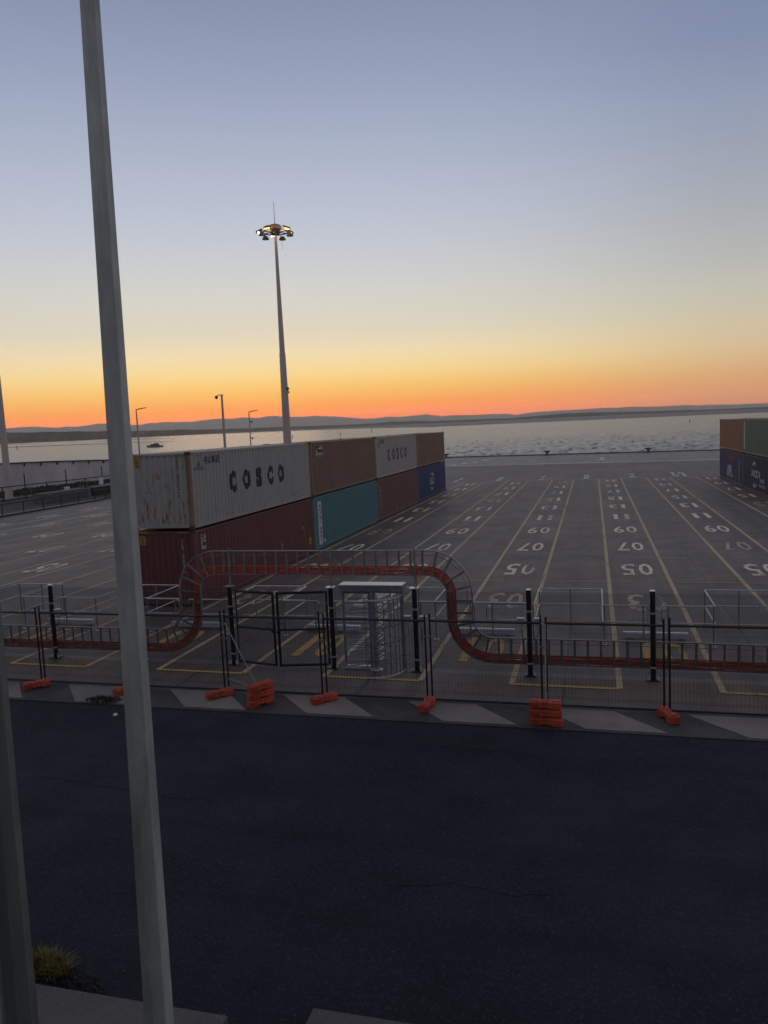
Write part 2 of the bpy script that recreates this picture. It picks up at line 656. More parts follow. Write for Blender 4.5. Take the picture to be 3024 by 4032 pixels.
# wind waves nearer the quay, as real relief
import numpy as np
NA, ND = 760, 330
az = np.radians(np.linspace(-50, 18, NA))
inv = np.linspace(1 / 118.0, 1 / 1500.0, ND)
dd = 1 / inv
AZ, DD = np.meshgrid(az, dd)
WX, WY = DD * np.sin(AZ), DD * np.cos(AZ)
WZ = np.zeros_like(WX)
wr = np.random.RandomState(4)
for i in range(15):
    wl = .9 * 1.13 ** i
    a = math.radians(-120) + wr.normal(0, .55)
    kx, ky = 2 * pi / wl * math.cos(a), 2 * pi / wl * math.sin(a)
    amp = .0190 * wl ** .80 * wr.uniform(.6, 1.3)
    ph = kx * WX + ky * WY + wr.uniform(0, 6.28) + 1.3 * np.sin(WX / (wl * 4.1) + i) + 1.1 * np.cos(WY / (wl * 5.3) + 2 * i)
    WZ += amp * np.where(np.sin(ph) > 0, np.sin(ph) ** 1, np.sin(ph) * .75) * (wl > DD / 520)
gust = .9 + .10 * np.sin(WX / 71 + 1.7 * np.sin(WY / 93)) * np.sin(WY / 58 + WX / 190)
for i in range(14):
    wl = 3.2 * 1.16 ** i
    a = wr.uniform(0, pi)
    gust += .075 * np.sin(2 * pi / wl * (math.cos(a) * WX * .8 + math.sin(a) * WY * .42) + wr.uniform(0, 6.28) + .8 * np.sin(WX / wl / 2 + i))
gust = np.clip(gust, .12, 2.0)
fade = np.clip((1500 - DD) / 450, 0, 1)
WZ = SEA_Z + .05 + fade * (.62 + WZ * gust)
me = bpy.data.meshes.new('waves')
me.vertices.add(NA * ND)
me.vertices.foreach_set('co', np.stack([WX, WY, WZ], -1).astype(np.float32).ravel())
ii = np.arange(NA * ND).reshape(ND, NA)
quads = np.stack([ii[:-1, :-1], ii[:-1, 1:], ii[1:, 1:], ii[1:, :-1]], -1).reshape(-1, 4)[:, ::-1]
nq = len(quads)
me.loops.add(nq * 4)
me.loops.foreach_set('vertex_index', quads.astype(np.int32).ravel())
me.polygons.add(nq)
me.polygons.foreach_set('loop_start', (np.arange(nq) * 4).astype(np.int32))
me.polygons.foreach_set('loop_total', np.full(nq, 4, np.int32))
me.polygons.foreach_set('use_smooth', np.ones(nq, bool))
me.update()
me.materials.append(WAVE)
link('waves', me, sea)

# calm water between the sandbank and the far shore, then the bank itself
b = MB()
near = [(-900, 1800), (0, 1763), (240, 1755), (515, 1744), (770, 1736.5), (930, 1729), (1150, 1716), (1400, 1701), (1720, 1682.5)]
far = [(-900, 1789), (0, 1748), (240, 1737.5), (515, 1724), (770, 1712), (930, 1706), (1150, 1697), (1400, 1688), (1720, 1681)]
P0 = [on_sea(x, y, SEA_Z + .4) for x, y in near]
P1 = [on_sea(x, y, SEA_Z + .4) for x, y in far]
for i in range(len(P0) - 1):
    b.face([P0[i], P0[i + 1], P1[i + 1], P1[i]])
o = tag(b.done('calm_water', CALM), kind='structure')
LEVEL.add(o)
MUD = M('wet_sand', (.055, .045, .038), .5, 0, .3, .02)


def flat_bank(pts, half):
    b = MB()
    top = []
    for (x, y) in pts:
        top.append((on_sea(x, y - half), on_sea(x, y + half)))
    n = len(top)
    for i in range(n - 1):
        k0 = sin(pi * i / (n - 1)) ** .5 if 0 < i < n - 1 else .05
        k1 = sin(pi * (i + 1) / (n - 1)) ** .5 if i + 1 < n - 1 else .05

        def row(t, k):
            f, nr = t
            mid = (f + nr) / 2
            return [mid + (nr - mid) * k, mid + (nr - mid) * k * .5 + Vector((0, 0, 1.1 * k)), mid + (f - mid) * k * .5 + Vector((0, 0, 1.1 * k)), mid + (f - mid) * k]
        A, B = row(top[i], k0), row(top[i + 1], k1)
        for j in range(3):
            b.face([A[j], A[j + 1], B[j + 1], B[j]])
    o = tag(b.done('sandbank', MUD), kind='structure')
    LEVEL.add(o)


flat_bank([(-500, 1788), (-200, 1776), (0, 1764.5), (130, 1760), (300, 1753.5), (430, 1749), (515, 1745.5), (620, 1742), (700, 1739), (780, 1736.5)], 1.5)
flat_bank([(300, 1743), (420, 1738), (515, 1733), (640, 1727), (760, 1723.5)], .8)
flat_bank([(840, 1709), (920, 1704), (1000, 1701), (1100, 1697)], .8)
flat_bank([(-100, 1757), (60, 1750), (200, 1744.5)], .8)

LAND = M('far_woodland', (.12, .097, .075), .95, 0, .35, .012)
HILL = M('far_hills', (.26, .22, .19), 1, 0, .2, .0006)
shore = [(-900, 1744, 1788), (-400, 1722, 1766), (0, 1702, 1747), (130, 1702, 1741), (260, 1700, 1736), (400, 1698, 1729), (507, 1697, 1723), (600, 1695, 1719), (724, 1692, 1713),
         (796, 1691, 1709), (850, 1689.5, 1704), (950, 1687, 1700), (1079, 1682.5, 1696), (1145, 1679.5, 1692), (1361, 1673, 1681.5),
         (1480, 1666, 1676), (1542, 1659, 1672), (1590, 1660, 1669.5), (1627, 1657, 1668), (1700, 1658, 1664.5), (1783, 1655, 1661), (2000, 1647, 1653.5),
         (2247, 1626.5, 1641), (2525, 1620, 1630), (2833, 1611, 1616.5), (3024, 1602, 1608.5), (3500, 1582, 1590)]
b = MB()
cols = []
rr_ = random.Random(5)
for (a, c) in zip(shore, shore[1:]):
    n = max(2, int((c[0] - a[0]) / 9))
    for i in range(n):
        t = i / n
        cols.append(tuple(p + (q - p) * t for p, q in zip(a, c)))
prev = None
lastn = 0.
for (x, yt, yb) in cols:
    hz = min(5200, max(1500, 9.6 * F_PX / max(2.2, yb - (1739 - .0456 * x))))
    lastn = lastn * .6 + rr_.uniform(-1, 1) * .4
    h = max(2.0, yb - yt)
    jig = lastn * min(2.4, h * .12)
    base = at_range(x, yb, hz)
    base.z = SEA_Z - .5
    top = at_range(x, yt - jig, hz + 60)
    mid = base.lerp(top, .6) + (base - CAM_POS).normalized() * 8
    mid.z = SEA_Z + (top.z - SEA_Z) * (.72 + rr_.uniform(-.05, .05))
    d = (top - CAM_POS)
    d.z = 0
    d.normalize()
    back = top + d * 900
    back2 = top + d * 1500
    back2.z = SEA_Z - 1
    ring = [base, mid, top, back, back2]
    if prev:
        for j in range(4):
            b.face([prev[j], prev[j + 1], ring[j + 1], ring[j]])
    prev = ring
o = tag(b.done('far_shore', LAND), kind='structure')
LEVEL.add(o)

ridge = [(-900, 1733), (-500, 1712), (-200, 1700), (0, 1687), (33, 1686), (90, 1681.5), (136, 1679), (193, 1683), (229, 1684), (265, 1679), (301, 1680), (340, 1675.5), (377, 1669.5), (401, 1668),
         (440, 1670), (507, 1674.5), (558, 1672), (578, 1667), (623, 1664.8), (634, 1662), (674, 1661), (692, 1663), (702, 1660.5), (760, 1660.5),
         (789, 1655), (825, 1651.4), (862, 1648.5), (909, 1648.5), (952, 1644), (974, 1644), (1014, 1646), (1042, 1640), (1079, 1637), (1108, 1640),
         (1157, 1641), (1205, 1640), (1241, 1637), (1277, 1638.6), (1337, 1641), (1386, 1645), (1428, 1648), (1482, 1647), (1530, 1640), (1579, 1641),
         (1633, 1636), (1675, 1631), (1711, 1635), (1741, 1638.6), (1783, 1635), (1868, 1633.8), (1940, 1630), (2000, 1629), (2031, 1634), (2068, 1627),
         (2136, 1620), (2247, 1614), (2321, 1610), (2358, 1607), (2432, 1605.5), (2494, 1601), (2556, 1601), (2617, 1599), (2710, 1594), (2741, 1596),
         (2833, 1592), (2895, 1592), (2957, 1589.5), (3024, 1587), (3400, 1572), (3900, 1548)]
b = MB()
prev = None
for (a, c) in zip(ridge, ridge[1:]):
    n = max(1, int((c[0] - a[0]) / 11))
    for i in range(n):
        t = i / n
        x, y = a[0] + (c[0] - a[0]) * t, a[1] + (c[1] - a[1]) * t + (rr_.uniform(-.7, .7) if i else 0)
        top = at_range(x, y, 20000)
        d = (top - CAM_POS)
        d.z = 0
        d.normalize()
        ring = [top - d * 6000]
        ring[0].z = SEA_Z - 2
        for k, hk in ((4200, .22), (2800, .48), (1200, .78)):
            p = top - d * (k + rr_.uniform(-350, 350))
            p.z = SEA_Z + (top.z - SEA_Z) * (hk + rr_.uniform(-.10, .10))
            ring.append(p)
        ring.append(top)
        p = top + d * 4000
        p.z = SEA_Z - 2
        ring.append(p)
        if prev:
            for j in range(len(ring) - 1):
                b.face([prev[j], prev[j + 1], ring[j + 1], ring[j]])
        prev = ring
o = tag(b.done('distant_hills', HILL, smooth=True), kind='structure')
LEVEL.add(o)

# ------------------------------------------------------------------ paved ground
P = 4.63
LK = lambda k: .5 + P * k
RK = lambda k: 2.68 + P * k
QE = lambda x: 144.1 - .178 * x            # quay edge
QL = lambda x: 112.9 - .13 * x             # back of the quay strip
yard = ground('yard_pavement', [(-51.8, 16.3), (60, 16.3), (60, QL(60)), (-60, QL(-60)), (-60, 104), (-51.8, 92)], 0, YARD)
ground('road', [(-70, -6), (70, -6), (70, 15.2), (-70, 15.2)], -.012, ROAD, 1.0)
base = ground('quay_deck', [(-62, QL(-62)), (70, QL(70)), (70, QE(70)), (-62, QE(-62))], .004, QUAY)
ground('apron', [(-76, 30), (-330, 150), (-330, 255), (-206.3, 234.8), (-181.3, 233), (-153.4, 224.8), (-62.2, 196), (-62.2, QE(-62)), (-62.2, 98), (-76, 98)], -.02, APRON)
ground('verge', [(-76, 10), (-51.9, 10), (-51.9, 92), (-60.1, 104), (-62.1, 121), (-62.1, 140), (-76, 140)], -.03, VERGE)
# quay wall and ground body below the paving
b = MB()
poly = [(-330, -6), (70, -6), (70, QE(70) + .02), (-62, QE(-62) + .02), (-62.3, 196.1), (-153.4, 225), (-206.3, 235), (-330, 255.2)]
b.prism([(x, y, -6) for x, y in poly], (0, 0, 5.93))
tag(b.done('quay_wall', QUAY), kind='structure')
b = MB()
xs = [-62, 70]
b.path([(-62, QE(-62) - .2, .12), (70, QE(70) - .2, .12)], [(-.12, -.18), (.1, -.18), (.1, .18), (-.12, .18)])
b.done('quay_coping', QUAY, base)

# strip between road and yard: dark asphalt with slanted pale concrete panels
strip = ground('kerb_strip', [(-60, 15.1), (60, 15.1), (60, 16.42), (-60, 16.42)], .006, STRIP, .3)
for i in range(-6, 8):
    x0 = -4.08 + 2.94 * i + rnd.uniform(-.06, .06)
    b = MB()
    ya, yb_ = 15.2 + rnd.uniform(-.02, .03), 16.27 + rnd.uniform(-.03, .02)
    b.prism([(x0 + .98, ya, .002), (x0 + .98 + 1.52, ya, .002), (x0 + 1.52, yb_, .002), (x0, yb_, .002)], (0, 0, .012))
    b.done('concrete_panel', PALE, strip)

# footpath under the windows, with its kerb
ground('footpath', [(-40, -2.58), (-3.72, -2.58), (-3.72, 6.66), (-40, 6.66)], .125, FOOT, .3)
ground('footpath', [(-2.9, -2.58), (30, -2.58), (30, 6.97), (-2.9, 6.97)], .105, FOOT, .3)

CRACK = M('crack_filler', (.016, .016, .018), .9)
road = bpy.data.objects['road']
for pts in ([(-9.9, 11.55), (-8.3, 11.35), (-7.2, 11.2), (-6.3, 11.25)], [(-2.6, 9.4), (-1.9, 9.6), (-1.1, 9.5), (-.5, 9.62)], [(-6.9, 14.05), (-5.2, 13.95), (-3.6, 14.0), (-1, 13.9)]):
    fine = []
    for a, c in zip(pts, pts[1:]):
        for i in range(5):
            t = i / 5
            fine.append((a[0] + (c[0] - a[0]) * t + rnd.uniform(-.04, .04), a[1] + (c[1] - a[1]) * t + rnd.uniform(-.035, .035), -.009))
    b = MB()
    b.path(fine, [(-.0015, -.003), (.0015, -.003), (.0015, .003), (-.0015, .003)])
    b.done('crack', CRACK, road)

GRIT = M('loose_grit', (.10, .095, .09), .9, 0, .4, 9)
b = MB()
for i in range(520):
    if i % 3:
        x, y = rnd.uniform(-18, 6), 15.08 - abs(rnd.gauss(0, .22))
    elif i % 2:
        x, y = rnd.uniform(-9, 5), 6.75 + abs(rnd.gauss(0, .22))
    else:
        x, y = rnd.uniform(-16, 6), rnd.uniform(7.5, 14.5)
    r = rnd.uniform(.006, .017)
    ps = [Vector((x + r * cos(a) * rnd.uniform(.7, 1.3), y + r * sin(a) * rnd.uniform(.7, 1.3), -.0115)) for a in (0, 1.6, 3.1, 4.7)]
    tp = Vector((x, y, -.0115 + r * rnd.uniform(.6, 1.1)))
    for j in range(4):
        b.face([ps[j], ps[(j + 1) % 4], tp])
tag(b.done('loose_grit', GRIT), kind='stuff')

# --- yard markings (parts of the yard paving)
def strip_line(x0, y0, x1, y1, w, z, mat, name='painted_line'):
    b = MB()
    d = Vector((x1 - x0, y1 - y0, 0)).normalized()
    n = Vector((-d.y, d.x, 0)) * w / 2
    p, q = Vector((x0, y0, z)), Vector((x1, y1, z))
    L = (q - p).length
    k = max(1, int(L / 3))
    for i in range(k):
        a, c = p.lerp(q, i / k), p.lerp(q, (i + 1) / k)
        b.face([a - n, c - n, c + n, a + n])
    return b.done(name, mat, yard)


for k in range(-10, 4):
    for x in (LK(k), RK(k)):
        strip_line(x + rnd.uniform(-.03, .03), 17.72, x, 82.4, .135, .005, OLDYEL)
    # free slot to the right of the lane
    a, c = RK(k), LK(k + 1)
    strip_line(a, 17.72, c, 17.68, .12, .009, YELLOW)
    strip_line(a - .35, 23.7, c + .45, 23.66, .10, .009, YELLOW)
    strip_line(a - .75, 29.7, c + .75, 29.66, .085, .009, YELLOW)
    for j in range(8):
        y = 35.6 + 5.9 * j
        strip_line(a + .1, y, c - .1, y, .07, .009, THIN)
    strip_line(a, 82.3, c, 82.25, .10, .009, WHITEP)
    strip_line((a + c) / 2, 16.5, (a + c) / 2, 111, .05, .003, SEAL, 'sealed_joint')
for j in range(17):
    strip_line(-51.5, 16.9 + 5.9 * j, 40, 16.9 + 5.9 * j, .04, .002, SEAL, 'sealed_joint')


def ground_text(t, cx, cy, h, dw, gap, mat, flip, z=.0105):
    f = Flat()
    n = len(t)
    tw = n * dw + (n - 1) * gap
    for i, ch in enumerate(t):
        w_ = dw * (.46 if ch == '1' else 1)
        f.text(ch, -tw / 2 + i * (dw + gap) + (dw - w_) / 2, -h / 2, w_, h, .012)
    s = -1 if flip else 1
    f.lay('painted_number', mat, yard, lambda u, w: Vector((cx + s * u, cy + s * w, z)))


ROWS = ['01', '03', '05', '07', '09', '11', '13', '15', '17', '19', '21']
for k in range(-10, 4):
    for i, t in enumerate(ROWS):
        if k in (-5,) and i < 9:
            continue
        ground_text(t, (LK(k) + RK(k)) / 2 + .03, 20.45 + 5.9 * i, 2.45 if i else 2.3, .54, .13, YELLOW if i == 0 else FADED if i == 1 or (i * 7 + k * 5) % 13 == 0 else CREAM, True)
for k in range(-6, 2):
    c = (RK(k) + LK(k + 1)) / 2
    for y, fl in ((87.7, False), (84.4, True)):
        ground_text(str(9 + k), c, y, 2.3, .62, .2, WHITEP, fl)
# quay strip lines
for dy, w_, mt_ in ((1.2, .75, WHITEP), (4.0, .4, THIN), (-1.2, .55, THIN), (11, .3, THIN)):
    strip_line(-62, QL(-62) + dy, 60, QL(60) + dy, w_, .012, mt_)
for j in range(3):
    strip_line(1.3, 121 + 3.4 * j, 1.3, 122.5 + 3.4 * j, .75, .012, WHITEP)
for j in range(4):
    strip_line(-21.3 + 1.1 * j, 118.5 + 4.2 * j, -20.9 + 1.1 * j, 121 + 4.2 * j, .5, .012, WHITEP)
for (x0, y0, x1, y1) in ((-40.5, 40, -41.5, 92), (-43.2, 30, -43.6, 70), (-47, 28, -47.4, 80)):
    strip_line(x0, y0, x1, y1, .35, .007, THIN)

# ------------------------------------------------------------------ containers
CL, CW, CH = 12.19, 2.44, 2.77
HWID = CW / 2
SP, S0 = .28, .20                            # corrugation pitch and where it starts


def corr(u, pitch=SP, start=S0, depth=.042):
    t = ((u - start) / pitch) % 1.0
    if t < .26:
        return 0.
    if t < .5:
        return depth * (t - .26) / .24
    if t < .76:
        return depth
    return depth * (1 - (t - .76) / .24)


def corr_breaks(lo, hi, pitch=SP, start=S0):
    out = []
    n0 = int(floor((lo - start) / pitch)) - 1
    n1 = int(floor((hi - start) / pitch)) + 2
    for n in range(n0, n1):
        out += [start + pitch * (n + k) for k in (0, .26, .5, .76)]
    return sorted(x for x in out if lo < x < hi)


def sheet(us, z0, z1, put):
    b = MB()
    prev = None
    for u in us:
        p = (b.v(put(u, z0)), b.v(put(u, z1)))
        if prev:
            b.bm.faces.new([prev[0], p[0], p[1], prev[1]])
        prev = p
    return b


SIDE_X = HWID - .012
EP, ES = .24, -1.08


def side_put(sgn, d=0.):
    return lambda u, z: Vector((sgn * (SIDE_X - corr(u) + d), u, z))


def end_put(d=0.):
    return lambda u, z: Vector((u, .028 + corr(u, EP, ES, .04) - d, z))


CMESH = {}


def container_meshes():
    """Shared geometry (made once as bare meshes): name -> list of mesh builders."""
    L = []

    def add(name, b, key='paint'):
        L.append((name, b, key))
    for s in (-1, 1):
        add('side_panel', sheet([.15] + corr_breaks(.16, CL - .16) + [CL - .15], .16, CH - .07, side_put(s)))
        b = MB()
        b.box((s * (HWID - .035), CL / 2, .105), (.062, CL - .34, .13))
        add('bottom_rail', b)
        b = MB()
        b.box((s * (HWID - .033), CL / 2, CH - .055), (.066, CL - .34, .062))
        add('top_rail', b)
        for y in (.085, CL - .085):
            b = MB()
            b.box((s * (HWID - .075), y, CH / 2), (.142, .158, CH - .22))
            add('corner_post', b, 'post')
            for z in (.06, CH - .06):
                b = MB()
                b.box((s * (HWID - .08), y + (-.004 if y < 1 else .004), z), (.166, .176, .118))
                add('corner_casting', b, 'cast')
    add('end_panel', sheet([-HWID + .14] + corr_breaks(-HWID + .15, HWID - .15, EP, ES) + [HWID - .14], .20, CH - .10, end_put()), 'end')
    for y in (.06, CL - .06):
        b = MB()
        b.box((0, y, .135), (CW - .32, .10, .13))
        add('end_sill', b)
        b = MB()
        b.box((0, y, CH - .07), (CW - .32, .10, .075))
        add('end_header', b)
    for s in (-1, 1):
        b = MB()
        b.box((s * (HWID - .14) / 2, CL - .035, CH / 2), ((HWID - .14) - .012, .04, CH - .34))
        add('door', b)
        for t in (.3, .75):
            b = MB()
            b.tube([(s * (HWID - .14) * t, CL - .001, .14), (s * (HWID - .14) * t, CL - .001, CH - .08)], .017, 6)
            add('locking_bar', b, 'cast')
    us = [.1]
    y = .1
    while y < CL - .3:
        us += [y + .14, y + .17, y + .24, y + .27]
        y += .27
    us.append(CL - .1)
    b = MB()
    prev = None
    for i, u in enumerate(us):
        z = CH - .032 - (.018 if (i % 4) in (2, 3) else 0)
        p = (b.v((-HWID + .07, u, z)), b.v((HWID - .07, u, z)))
        if prev:
            b.bm.faces.new([prev[0], p[0], p[1], prev[1]])
        prev = p
    add('roof_panel', b)
    b = MB()
    b.box((0, CL / 2, .14), (CW - .2, CL - .3, .05))
    add('underframe', b, 'cast')
    out = []
    for n, b, k in L:
        bmesh.ops.recalc_face_normals(b.bm, faces=b.bm.faces[:])
        me = bpy.data.meshes.new(n)
        b.bm.to_mesh(me)
        b.bm.free()
        me.materials.append(None)
        out.append((n, me, k))
    return out


CPARTS = container_meshes()
CAST = M('casting_steel', (.07, .055, .045), .7, .2, .4, 6)


def container(x, y, z, label, paint, post=None, end=None):
    t = thing('shipping_container', (x, y, z), label, 'container', 'stacked shipping containers')
    for n, me, k in CPARTS:
        o = link(n, me, t)
        o.material_slots[0].link = 'OBJECT'
        o.material_slots[0].material = paint if k == 'paint' else (post or paint) if k == 'post' else (end or paint) if k == 'end' else CAST
    return t


def side_decal(c, s, name, mat, f, d=.004):
    """Lay flat shapes (u along the container, w up) on its side, down into the corrugations."""
    lo, hi = min(v.co.x for v in f.bm.verts), max(v.co.x for v in f.bm.verts)
    if s > 0:
        return f.lay(name, mat, c, side_put(1, d), corr_breaks(lo, hi))
    for v in f.bm.verts:
        v.co.x = -v.co.x
    return f.lay(name, mat, c, side_put(-1, d), corr_breaks(-hi, -lo))


def end_decal(c, name, mat, f, d=.004):
    lo, hi = min(v.co.x for v in f.bm.verts), max(v.co.x for v in f.bm.verts)
    return f.lay(name, mat, c, end_put(d), corr_breaks(lo, hi, EP, ES))


GREYP = box_paint('grey_container_paint', (.34, .345, .318), .6, (.20, .085, .035))
GREYE = box_paint('rusty_grey_end_paint', (.36, .365, .335), 1.25, (.20, .085, .035))
GREYP2 = box_paint('pale_grey_container_paint', (.36, .355, .33), .5, (.20, .09, .04))
RUSTP = box_paint('rusty_post_paint', (.20, .12, .075), 1.1, (.17, .075, .03))
MAROON = box_paint('maroon_container_paint', (.135, .046, .045), .3, fade=(.17, .09, .08))
BROWN = box_paint('brown_container_paint', (.195, .120, .092), .2, fade=(.24, .175, .145))
BROWN2 = box_paint('brown_red_container_paint', (.165, .085, .068), .2, fade=(.2, .13, .11))
BROWN3 = box_paint('tan_brown_container_paint', (.205, .135, .098), .2, fade=(.25, .18, .14))
TEAL = box_paint('teal_container_paint', (.068, .200, .208), .35, fade=(.10, .19, .19))
BLUE = box_paint('blue_container_paint', (.034, .062, .165), .15, fade=(.07, .09, .16))
RUSTBR = box_paint('rust_brown_container_paint', (.24, .115, .07), .25, fade=(.3, .18, .12))
GREEN = box_paint('green_container_paint', (.095, .165, .110), .2, fade=(.17, .22, .17))
NAVY = box_paint('navy_container_paint', (.030, .036, .075), .1, fade=(.06, .065, .1))
BLUEV = box_paint('violet_blue_container_paint', (.036, .046, .115), .15, fade=(.075, .08, .14))
INK = M('dark_blue_lettering', (.028, .026, .060), .6, var=.3, scale=5)
INKG = M('grey_blue_lettering', (.06, .065, .085), .6, var=.3, scale=5)
PALEINK = M('pale_lettering', (.46, .44, .42), .6, var=.35, scale=4)
PINKINK = M('dusty_pink_lettering', (.38, .32, .31), .6, var=.4, scale=4)
STICKER = M('yellow_sticker', (.42, .29, .045), .6, var=.2, scale=8)
TRI = M('orange_sticker', (.48, .26, .05), .6)
BLACKINK = M('black_lettering', (.015, .014, .013), .6)
WHITELAB = M('white_label', (.58, .57, .60), .6, var=.12, scale=3)
BLUELAB = M('blue_label', (.035, .035, .13), .6)
YELLAB = M('lemon_label', (.58, .52, .14), .6)
REDLAB = M('red_emblem', (.25, .055, .04), .6, var=.4, scale=6)
BROWNLAB = M('dark_label', (.05, .042, .038), .6)

YS = [24.69 + 12.27 * i for i in range(4)]
XL, UP = -13.76 - HWID, 2.80
c_grey = container(XL, YS[0], UP, 'rusty pale grey container with big dark letters, upper nearest in the left stack', GREYP, RUSTP, GREYE)
c_mar = container(XL, YS[0], .006, 'dark maroon container under the rusty grey one, nearest on the ground', MAROON)
c_brn = container(XL, YS[1], UP, 'plain brown container with small yellow and white emblem, atop the teal one', BROWN)
c_teal = container(XL, YS[1], .006, 'teal container with a white vertical label strip, on the ground', TEAL)
c_gr2 = container(XL, YS[2], UP, 'clean pale grey container with smaller dark letters, atop a red brown one', GREYP2)
c_br2 = container(XL, YS[2], .006, 'red brown container with pale vertical letters, between teal and blue ones', BROWN2)
c_br3 = container(XL, YS[3], UP, 'tan brown container at the far upper end of the left stack', BROWN3)
c_blu = container(XL, YS[3], .006, 'blue container with round white emblem at far end of left stack', BLUE)
XR = 11.85 + HWID
YR = [69.15, 56.88]
c_rst = container(XR, YR[0], UP, 'rust brown container topmost at far end of right stack', RUSTBR)
c_apl = container(XR, YR[0], .006, 'violet blue container with red patch and white letters, under the rust brown one', BLUEV)
c_grn = container(XR, YR[1], UP, 'faded green container, upper one at right edge of view', GREEN)
c_nav = container(XR, YR[1], .006, 'navy container with white leaf shapes and letters, under the green one', NAVY)

# lettering and placards, left stack (right-hand sides)
for c, ink, dz in ((c_grey, INK, 0), (c_gr2, INKG, 0)):
    for ch, u, du in (('C', 3.12, .66), ('O', 4.33, .74), ('S', 5.62, .66), ('C', 6.84, .62), ('O', 8.0, .72)):
        side_decal(c, 1, 'letter', ink, Flat().text(ch, u, 1.03, du, .86, .085 if c is c_grey else .06))
    f = Flat()
    f.text('中远集团', 1.17, 2.28, 1.22, .29, .015)
    f.text('COSCO', .42, 2.08, .68, .11, .02)
    f.ring(.74, 2.42, .17, .20, .9)
    f.poly([(.72, 2.25), (.79, 2.25), (.78, 2.60)])
    side_decal(c, 1, 'lettering', INK if c is c_grey else INKG, f)
for c in (c_grey, c_mar):
    f = Flat()
    for u in (.19, .27, .35, .43):
        f.poly([(u - .03, CH - .086), (u + .01, CH - .086), (u + .05, CH - .026), (u + .01, CH - .026)])
    f.lay('hazard_stripes', STICKER, c, lambda u, w: Vector((HWID + .002, u, w)))
    for x0 in (.62, -1.0):
        f = Flat()
        for i in range(4):
            u = x0 + i * .10
            f.poly([(u, CH - .105), (u + .045, CH - .105), (u + .085, CH - .036), (u + .04, CH - .036)])
        f.lay('hazard_stripes', STICKER, c, lambda u, w: Vector((u, .006, w)))
    f = Flat().rect(-1.0, 2.24, .25, .34)
    end_decal(c, 'placard', STICKER, f)
    f = Flat().text('CAUTION', -.98, 2.50, .21, .05, .02).text('9\'6"', -.935, 2.39, .13, .08, .03).text('HIGH', -.95, 2.27, .16, .08, .03)
    end_decal(c, 'lettering', BLACKINK, f, .008)
f = Flat().poly([(-.20, 1.84), (.0, 1.84), (-.09, 2.06)])
end_decal(c_grey, 'warning_sticker', BLACKINK, f)
f = Flat().poly([(-.175, 1.855), (-.022, 1.855), (-.09, 2.03)])
end_decal(c_grey, 'warning_sticker', TRI, f, .008)
f = Flat()
for i, ch in enumerate('CBHU 8361410'):
    if ch != ' ':
        f.text(ch, .68, 2.50 - i * .122, .075 if ch != '1' else .03, .095, .02)
end_decal(c_grey, 'lettering', INKG, f)
f = Flat()
for i, ch in enumerate('TCLU 3285410'):
    if ch != ' ':
        f.text(ch, .68, 2.36 - i * .105, .07 if ch != '1' else .03, .09, .025)
end_decal(c_mar, 'lettering', PALEINK, f)
side_decal(c_grey, 1, 'sticker', STICKER, Flat().text('4', 5.82, .46, .12, .1, .03).rect(11.55, .94, .22, .2))
side_decal(c_grey, 1, 'scuff', INKG, Flat().poly([(10.9, 2.05), (11.05, 2.02), (11.03, 2.06), (11.0, 2.2)]))
side_decal(c_grey, 1, 'scuff', INKG, Flat().poly([(9.6, .42), (10.3, .46), (10.3, .44), (9.6, .40)]))
side_decal(c_mar, 1, 'sticker', STICKER, Flat().rect(11.52, .46, .22, .36))
for pg in ([(10.97, 1.9), (11.0, 1.9), (11.07, .55), (11.05, .55)], [(11.2, 1.15), (11.24, 1.15), (11.24, 1.35), (11.2, 1.35)], [(10.7, 1.35), (10.82, 1.35), (10.8, 1.5)], [(8.0, .7), (8.05, .7), (8.05, 1.1), (8.0, 1.1)]):
    side_decal(c_mar, 1, 'scrape', PINKINK, Flat().poly(pg))
side_decal(c_mar, 1, 'emblem', WHITELAB, Flat().rect(.52, 2.00, .42, .52))
side_decal(c_mar, 1, 'emblem', BLUELAB, Flat().rect(.55, 2.11, .36, .385), .007)
side_decal(c_mar, 1, 'emblem', YELLAB, Flat().poly([(.60, 2.15), (.67, 2.30), (.86, 2.36), (.83, 2.29), (.70, 2.25), (.64, 2.15)])
           .poly([(.64, 2.33), (.70, 2.43), (.90, 2.485), (.89, 2.42), (.74, 2.38), (.68, 2.33)]), .010)
side_decal(c_mar, 1, 'lettering', BLUELAB, Flat().text('FLORENS', .57, 2.03, .32, .05, .02), .007)
# brown: square emblem with a light beam
u0 = .86
side_decal(c_brn, 1, 'emblem', PINKINK, Flat().rect(u0 - .05, 1.98, 1.14, .60))
side_decal(c_brn, 1, 'emblem', BROWNLAB, Flat().rect(u0, 2.01, 1.04, .54), .007)
side_decal(c_brn, 1, 'emblem', YELLAB, Flat().poly([(u0 + .12, 2.40), (u0 + 1.0, 2.33), (u0 + 1.0, 2.53)]), .010)
side_decal(c_brn, 1, 'lettering', WHITELAB, Flat().text('beacon', u0 + .1, 2.05, .9, .22, .03).rect(u0 + .1, 2.05, .07, .30), .010)
